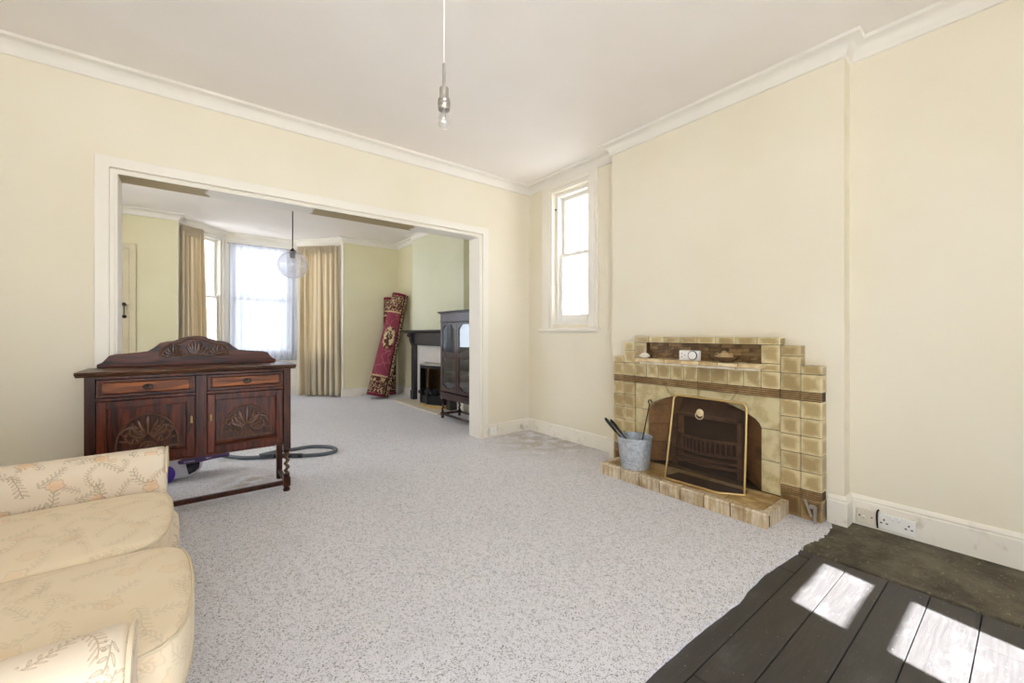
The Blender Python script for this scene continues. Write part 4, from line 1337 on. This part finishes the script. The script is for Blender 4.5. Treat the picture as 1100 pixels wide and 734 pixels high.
# ------------------------------------------------------------------ curtains
def curtain(name, label, p0, p1, z0, z1, folds, amp, mat, top_gather=.0, header=.1, th=.003, taper=0.0, cat='curtain', seed=1, parent=None):
    rnd = random.Random(seed)
    p0 = Vector(p0); p1 = Vector(p1); d = (p1 - p0); L = d.length; d.normalize(); nrm = Vector((-d.y, d.x))
    nU, nV = folds * 12, 26
    ph = [rnd.uniform(.7, 1.3) for _ in range(folds + 1)]
    bm = BM(); UV = bm.loops.layers.uv.new('UVMap')
    g, uvs = [], {}
    for j in range(nV + 1):
        f = j / nV; z = z1 + (z0 - z1) * f
        row = []
        for i in range(nU + 1):
            u = i / nU
            u = u + .035 * math.sin(2 * PI * u * 1.6 + seed) * math.sin(PI * u)
            k = min(folds - 1, int(u * folds)); a = amp * ph[k]
            grow = (.35 if f * (z1 - z0) < header else .55 + .45 * min(1, f * 1.5))
            off = a * grow * math.sin(2 * PI * u * folds + .5 * math.sin(5 * u + 2 * f))
            off += .3 * a * math.sin(2 * PI * u * folds * .37 + 3 * f + seed)
            s = u * L * (1 + taper * f) + .3 * a * math.cos(2 * PI * u * folds * 1.0) * grow
            q = p0 + d * s + nrm * off
            v = bm.verts.new((q.x, q.y, z + (rnd.uniform(-.006, .006) if j == nV else 0)))
            uvs[v] = (u * folds * .14, f); row.append(v)
        g.append(row)
    for j in range(nV):
        for i in range(nU):
            fc = bm.faces.new((g[j][i], g[j][i + 1], g[j + 1][i + 1], g[j + 1][i]))
            for l in fc.loops: l[UV].uv = uvs[l.vert]
    o = obj(name, bm, mat, parent, smooth=80)
    if th:
        m = o.modifiers.new('Solidify', 'SOLIDIFY'); m.thickness = th; m.offset = 0
    if label: tag(o, label, cat)
    return o
def curt(label, p0, p1, z0, z1, folds, amp, taper, seed):
    th = thing('curtain', label, 'curtain', (p0[0], p0[1], z0))
    curtain('drape', None, p0, p1, z0, z1, folds, amp, M['curtain'], taper=taper, seed=seed, parent=th)
    # pinch-pleat heading tape
    P0 = Vector(p0); d = (Vector(p1) - P0); L = d.length; d.normalize(); nr = Vector((-d.y, d.x))
    bm = BM()
    for i in range(folds * 2 - 1):
        s = L * (i + .75) / (folds * 2)
        c = P0 + d * s - nr * (amp * .5)
        for q in (-.012, 0, .012):
            cc = c + d * q
            tube(bm, [(cc.x, cc.y, z1 + .012), (cc.x - nr.x * .008, cc.y - nr.y * .008, z1 - .02), (cc.x, cc.y, z1 - .07), (cc.x + nr.x * .01, cc.y + nr.y * .01, z1 - .12)], [.010, .011, .006, .010], 6)
    L_ = bm.loops.layers.uv.new('UVMap')
    obj('heading', bm, M['curtain'], th, smooth=60)
    return th
curt('beige striped full-length curtain at the left side of the bay window', (-.135, 7.47), (.145, 7.665), .035, 2.64, 5, .040, .12, 3)
curt('beige striped full-length curtain at the right side of the bay window', (1.47, 8.03), (2.015, 7.50), .03, 2.63, 7, .052, .02, 8)
# net curtain on a wire across the middle bay window
nt = thing('net_curtain', 'white sheer net curtain across the middle window of the bay', 'net curtain', (.97, 8.17, .66))
curtain('net_drape', None, (.475, 8.165), (1.475, 8.165), .64, 2.60, 11, .016, M['sheer'], th=0, seed=5, parent=nt)
bm = BM(); tube(bm, [(.46, 8.19, 2.605), (1.49, 8.19, 2.605)], .005, 8)
obj('curtain_wire', bm, M['bronze'], nt)
bm = BM(); tube(bm, [(-.12, 7.60, 2.668), (.43, 8.20, 2.668)], .009, 8); tube(bm, [(1.52, 8.16, 2.668), (2.04, 7.55, 2.668)], .009, 8); tube(bm, [(.43, 8.20, 2.668), (1.52, 8.16, 2.668)], .009, 8)
tag(obj('curtain_rail', bm, M['win']), 'slim white curtain rail following the bay under the cornice', 'curtain rail')

# ------------------------------------------------------------------ rolled rugs
def roll(name, label, base, top, r0, r1, turns, start, mat, cat='rug'):
    a = Vector(base); b = Vector(top); ax = (b - a); L = ax.length; R = rotz(ax)
    nT, nV = int(turns * 36), 24
    bm = BM(); UV = bm.loops.layers.uv.new('UVMap')
    g, uvs = [], {}
    for j in range(nV + 1):
        f = j / nV; row = []
        rr_ = r0 + (r1 - r0) * f
        for i in range(nT + 1):
            q = i / nT; th = start + turns * 2 * PI * q
            back = turns * (1 - q)
            r = rr_ * (1 - .085 * back) 
            p = a + R @ Vector((r * math.cos(th), r * math.sin(th), L * f))
            v = bm.verts.new(p)
            uvs[v] = (1 - back if back <= 1 else 0.0, f)
            row.append(v)
        g.append(row)
    for j in range(nV):
        for i in range(nT):
            fc = bm.faces.new((g[j][i], g[j][i + 1], g[j + 1][i + 1], g[j + 1][i]))
            for l in fc.loops: l[UV].uv = uvs[l.vert]
    o = obj(name, bm, [mat], None, smooth=60)
    m = o.modifiers.new('Solidify', 'SOLIDIFY'); m.thickness = .010; m.offset = 0
    return tag(o, label, cat)
roll('rolled_rug', 'crimson rolled rug with a cream medallion leaning in the far corner', (2.50, 6.93, .05), (2.913, 6.945, 1.80), .185, .135, 3.2, 4.49, M['rug'])
roll('rolled_rug', 'darker maroon rolled rug standing half hidden behind the crimson one', (2.83, 7.245, .012), (2.85, 7.262, 1.765), .118, .112, 3.0, 2.0, M['rug_dark'])

# ------------------------------------------------------------------ far fireplace
ff = thing('fireplace', 'dark wooden mantelpiece with pale stone slips on the far chimney breast', 'fireplace', (2.92, 5.71, 0))
c0 = 5.71
bm = BM()
prism(bm, [(FX - .001, 1.165), (2.735, 1.165), (2.73, 1.155), (2.735, 1.143), (2.76, 1.135), (2.79, 1.118), (FX - .001, 1.118)], 1, c0 - .77, c0 + .77)
obj('mantel_shelf', bm, M['mantel'], ff, bevel=.003)
bm = BM(); box(bm, 2.86, FX - .001, c0 - .66, c0 + .66, .93, 1.118); box(bm, 2.845, 2.87, c0 - .66, c0 + .66, .925, .945)
obj('frieze', bm, M['mantel'], ff, bevel=.004)
for s in (-1, 1):
    bm = BM(); y0, y1 = sorted((c0 + s * .56, c0 + s * .66))
    box(bm, 2.86, FX - .001, y0, y1, .031, .93); box(bm, 2.845, 2.86, y0 - .004, y1 + .004, .031, .18)
    lg = obj('pilaster', bm, M['mantel'], ff, bevel=.004)
    bm = BM(); prism(bm, [(2.86, 1.118), (2.785, 1.11), (2.79, 1.08), (2.815, 1.06), (2.82, 1.0), (2.835, .95), (2.86, .93)], 1, y0 + .012, y1 - .012)
    tube(bm, [(2.80 + .016 * math.cos(q), (y0 + y1) / 2 + .02 * math.sin(q) * 0, 1.085 + .016 * math.sin(q)) for q in [2 * PI * i / 12 for i in range(12)]], .02, 6, closed=True)
    obj('corbel', bm, M['mantel'], lg, smooth=40)
bm = BM()
box(bm, 2.925, FX - .001, c0 - .56, c0 - .30, .031, .93); box(bm, 2.925, FX - .001, c0 + .30, c0 + .56, .031, .93); box(bm, 2.925, FX - .001, c0 - .30, c0 + .30, .66, .93)
obj('stone_slips', bm, M['marble'], ff)
bm = BM(); box(bm, FX - .012, FX - .001, c0 - .30, c0 + .30, .031, .66)
obj('closure_plate', bm, M['brass_dull'], ff)
bm = BM(); box(bm, 2.605, FX - .001, c0 - .75, c0 + .78, .004, .030)
obj('hearth_slab', bm, M['hearthstone'], ff, bevel=.004)
bm = BM(); box(bm, FX - .045, FX - .001, c0 + .665, FY1 + .006, .0, .19)
obj('plinth_block', bm, M['trim'], ff, bevel=.004)
# canted gas fire
gf = thing('gas_fire', 'black canted gas fire with a brass base on the far hearth', 'fire', (2.80, 5.56, .03))
hexa = [(2.916, 5.95), (2.80, 5.92), (2.695, 5.68), (2.695, 5.46), (2.80, 5.22), (2.916, 5.19)]
cen = Vector((2.85, 5.57))
sc2 = lambda k: [tuple(cen + (Vector(p) - cen) * k) for p in hexa]
bm = BM(); prism(bm, [(min(x, 2.918), y) for x, y in sc2(1.04)], 2, .031, .075)
obj('brass_base', bm, M['brass'], gf, bevel=.004)
bm = BM(); prism(bm, hexa, 2, .60, .645)
for (a, b) in ((0, 1),):
    prism(bm, [hexa[0], hexa[1], tuple(cen + (Vector(hexa[1]) - cen) * .94), tuple(cen + (Vector(hexa[0]) - cen) * .94)], 2, .075, .60)
pA, pB = Vector(hexa[1]), Vector(hexa[2])
prism(bm, [tuple(pA), tuple(pB), tuple(pB + Vector((.012, .0))), tuple(pA + Vector((.012, -.0)))], 2, .075, .60)
for p in hexa[2:5]:
    q = cen + (Vector(p) - cen) * .96
    box(bm, q.x - .008, q.x + .008, q.y - .008, q.y + .008, .075, .60)
obj('hood', bm, M['iron'], gf, bevel=.003)
bm = BM(); prism(bm, [(min(x, 2.918), y) for x, y in sc2(1.0)], 2, .645, .653)
obj('top_trim', bm, M['steel'], gf)
bm = BM(); prism(bm, sc2(.88), 2, .076, .20)
obj('coal_tray', bm, M['iron'], gf, bevel=.004)
bm = BM(); rnd = random.Random(3)
for k in range(30):
    cx_, cy_ = 2.78 + rnd.uniform(-.055, .09), 5.57 + rnd.uniform(-.25, .25)
    roundbox(bm, (cx_, cy_, .215 + rnd.uniform(0, .06)), (rnd.uniform(.025, .04), rnd.uniform(.03, .05), rnd.uniform(.02, .035)), 2.6, 4)
obj('coals', bm, M['coal'], gf)['kind'] = 'stuff'
bm = BM()
for z in (.14, .54):
    lathe(bm, [(0, 0), (.014, 0), (.014, .008), (0, .012)], (pA.lerp(pB, .5).x - .002, pA.lerp(pB, .5).y, z), 10, rotz((-.9, .38, 0)))
obj('screw_caps', bm, M['steel'], gf)

# ------------------------------------------------------------------ display cabinet
cb_ = thing('display_cabinet', 'dark wood display cabinet with two glazed doors on a twisted-leg stand in the far room', 'cabinet', (2.72, 4.385, 0))
cx0, cx1, cy0, cy1 = 2.56, 2.86, 3.975, 4.795
bm = BM()
box(bm, cx1 - .015, cx1, cy0, cy1, .36, 1.365); box(bm, cx0 + .02, cx1 - .015, cy0, cy0 + .02, .36, 1.365); box(bm, cx0 + .02, cx1 - .015, cy1 - .02, cy1, .36, 1.365)
box(bm, cx0 + .02, cx1 - .015, cy0 + .02, cy1 - .02, .36, .378); box(bm, cx0 + .001, cx1 - .015, cy0, cy1, 1.25, 1.365)
obj('body', bm, M['cab'], cb_, bevel=.002)
bm = BM(); box(bm, cx0 - .02, cx1, cy0 - .02, cy1 + .02, 1.365, 1.378); box(bm, cx0 - .034, cx1, cy0 - .034, cy1 + .034, 1.378, 1.392); box(bm, cx0 - .008, cx0 + .002, cy0, cy1, 1.252, 1.268)
obj('top', bm, M['cab'], cb_, bevel=.004)
bm = BM(); box(bm, cx0 + .05, cx1 - .02, cy0 + .022, cy1 - .022, .60, .612)
obj('shelf', bm, M['marble'], cb_)
bm = BM(); box(bm, cx0 + .05, cx1 - .02, cy0 + .022, cy1 - .022, .86, .872)
obj('shelf', bm, M['cab'], cb_)
for k in range(2):
    a = cy0 + .004 if k == 0 else (cy0 + cy1) / 2 + .002
    b = (cy0 + cy1) / 2 - .002 if k == 0 else cy1 - .004
    bm = BM()
    w = .048; z0, z1 = .365, 1.248
    xf0, xf1 = cx0, cx0 + .02
    box(bm, xf0, xf1, a, a + w, z0, z1); box(bm, xf0, xf1, b - w, b, z0, z1)
    m_ = (a + b) / 2
    # shaped head of the upper light and pointed foot of the lower one
    ua, ub = a + w, b - w; q = (ub - ua)
    prism(bm, [(ua, z1), (ua, 1.165), (ua + q * .08, 1.175), (ua + q * .22, 1.215), (ua + q * .36, 1.222), (ub - q * .36, 1.222), (ub - q * .22, 1.215), (ub - q * .08, 1.175), (ub, 1.165), (ub, z1)], 0, xf0, xf1)
    prism(bm, [(ua, z0), (ub, z0), (ub, .455), (ub - q * .1, .445), (ub - q * .28, .415), (ub - q * .42, .412), (m_, .40), (ua + q * .42, .412), (ua + q * .28, .415), (ua + q * .1, .445), (ua, .455)], 0, xf0, xf1)
    box(bm, xf0, xf1, ua, ub, .800, .870)
    dr = obj('door', bm, M['cab'], cb_, bevel=.003)
    for (za, zb) in ((.40, .81), (.86, 1.235)):
        bm = BM(); box(bm, xf0 + .009, xf0 + .013, ua - .004, ub + .004, za, zb)
        obj('pane', bm, M['glass_cab'], dr)
bm = BM(); prism(bm, [(cx0 - .018, .357), (cx0 - .012, .34), (cx0 - .002, .332), (cx0 - .002, .27), (cx1, .27), (cx1, .357)], 1, cy0 - .012, cy1 + .012)
obj('stand_frame', bm, M['cab'], cb_, bevel=.003)
for lx in (cx0 + .022, cx1 - .024):
    for ly in (cy0 + .02, cy1 - .02):
        bm = BM()
        box(bm, lx - .02, lx + .02, ly - .02, ly + .02, .245, .27); box(bm, lx - .02, lx + .02, ly - .02, ly + .02, .04, .085)
        lathe(bm, [(.013, .006), (.021, .014), (.021, .028), (.015, .04)], (lx, ly, 0), 14)
        lathe(bm, [(.02, .085), (.013, .095), (.016, .10)], (lx, ly, 0), 14); lathe(bm, [(.015, .23), (.012, .236), (.02, .246)], (lx, ly, 0), 14)
        lg = obj('leg', bm, M['cab'], cb_, smooth=35)
        bm = BM(); twist(bm, lx, ly, .098, .234, .019, 2.6, 10, 40)
        obj('barley_twist', bm, M['cab'], lg, smooth=60)
bm = BM()
box(bm, cx0 + .01, cx0 + .034, cy0 + .04, cy1 - .04, .05, .078); box(bm, cx1 - .036, cx1 - .012, cy0 + .04, cy1 - .04, .05, .078)
for y in (cy0 + .008, cy1 - .032): box(bm, cx0 + .042, cx1 - .044, y, y + .024, .05, .078)
obj('stretcher', bm, M['cab'], cb_, bevel=.003)

# ------------------------------------------------------------------ light
W = bpy.data.worlds.new('sky'); SC.world = W; W.use_nodes = True
nt_ = W.node_tree; nt_.nodes.clear()
wo = nt_.nodes.new('ShaderNodeOutputWorld'); bg = nt_.nodes.new('ShaderNodeBackground')
bg.inputs[0].default_value = (.80, .885, 1.0, 1); bg.inputs[1].default_value = 6.6
nt_.links.new(bg.outputs[0], wo.inputs[0])
sun = bpy.data.lights.new('sun', 'SUN'); sun.energy = 130; sun.angle = math.radians(.45); sun.color = (.88, .94, 1.0)
so = bpy.data.objects.new('sun', sun); COL.objects.link(so)
el = math.radians(42.0)
dv = Vector((math.cos(el) * .177, math.cos(el) * .984, -math.sin(el)))
so.rotation_euler = dv.to_track_quat('-Z', 'Y').to_euler()
so.location = (1.8, -3, 4)
def portal(p0, p1, z0, z1, off):
    """sampling portal in a window opening; walks with outward on its left"""
    P0, P1 = Vector(p0), Vector(p1); d = P1 - P0; L = d.length; d.normalize(); n = Vector((-d.y, d.x))
    l = bpy.data.lights.new('portal', 'AREA'); l.shape = 'RECTANGLE'; l.size = L; l.size_y = z1 - z0
    l.cycles.is_portal = True
    o = bpy.data.objects.new('portal', l); COL.objects.link(o)
    c = (P0 + P1) / 2 + n * off
    o.location = (c.x, c.y, (z0 + z1) / 2)
    o.rotation_euler = Vector((-n.x, -n.y, 0)).to_track_quat('-Z', 'Z').to_euler()
portal((XR, WIN1[1]), (XR, WIN1[0]), WIN1[2], WIN1[3], .2)
for i in range(3):
    portal(BAY[3 - i], BAY[2 - i], SILL, HEAD, .17)
portal((2.06, YB), (1.5, YB), 1.0, 2.25, .19)
portal((.95, YB), (-1.45, YB), .1, 2.02, .19)
portal((XL, -1.0), (XL, .1), .95, 2.2, .19)
portal((XL, 3.9), (XL, 5.9), .85, 2.4, .19)

# ------------------------------------------------------------------ camera and view
cam = bpy.data.cameras.new('camera'); cam.sensor_width = 36; cam.lens = 440.4 / 1100 * 36
cam.shift_y = -(367 - 359.2) / 1100
cam.clip_start = .02
co = bpy.data.objects.new('camera', cam); COL.objects.link(co)
co.location = (0, 0, 1.10)
yaw = math.radians(52.0)
co.rotation_euler = (PI / 2, 0, yaw - PI / 2)
SC.camera = co
vs = SC.view_settings
SC.display_settings.display_device = 'sRGB'
vs.view_transform = 'Standard'; vs.look = 'None'; vs.gamma = 1; vs.exposure = -.09; vs.use_curve_mapping = False
SC.cycles.max_bounces = 10; SC.cycles.diffuse_bounces = 6; SC.cycles.transparent_max_bounces = 16; SC.cycles.glossy_bounces = 4
SC.cycles.sample_clamp_indirect = 12
SC.cycles.use_denoising = True
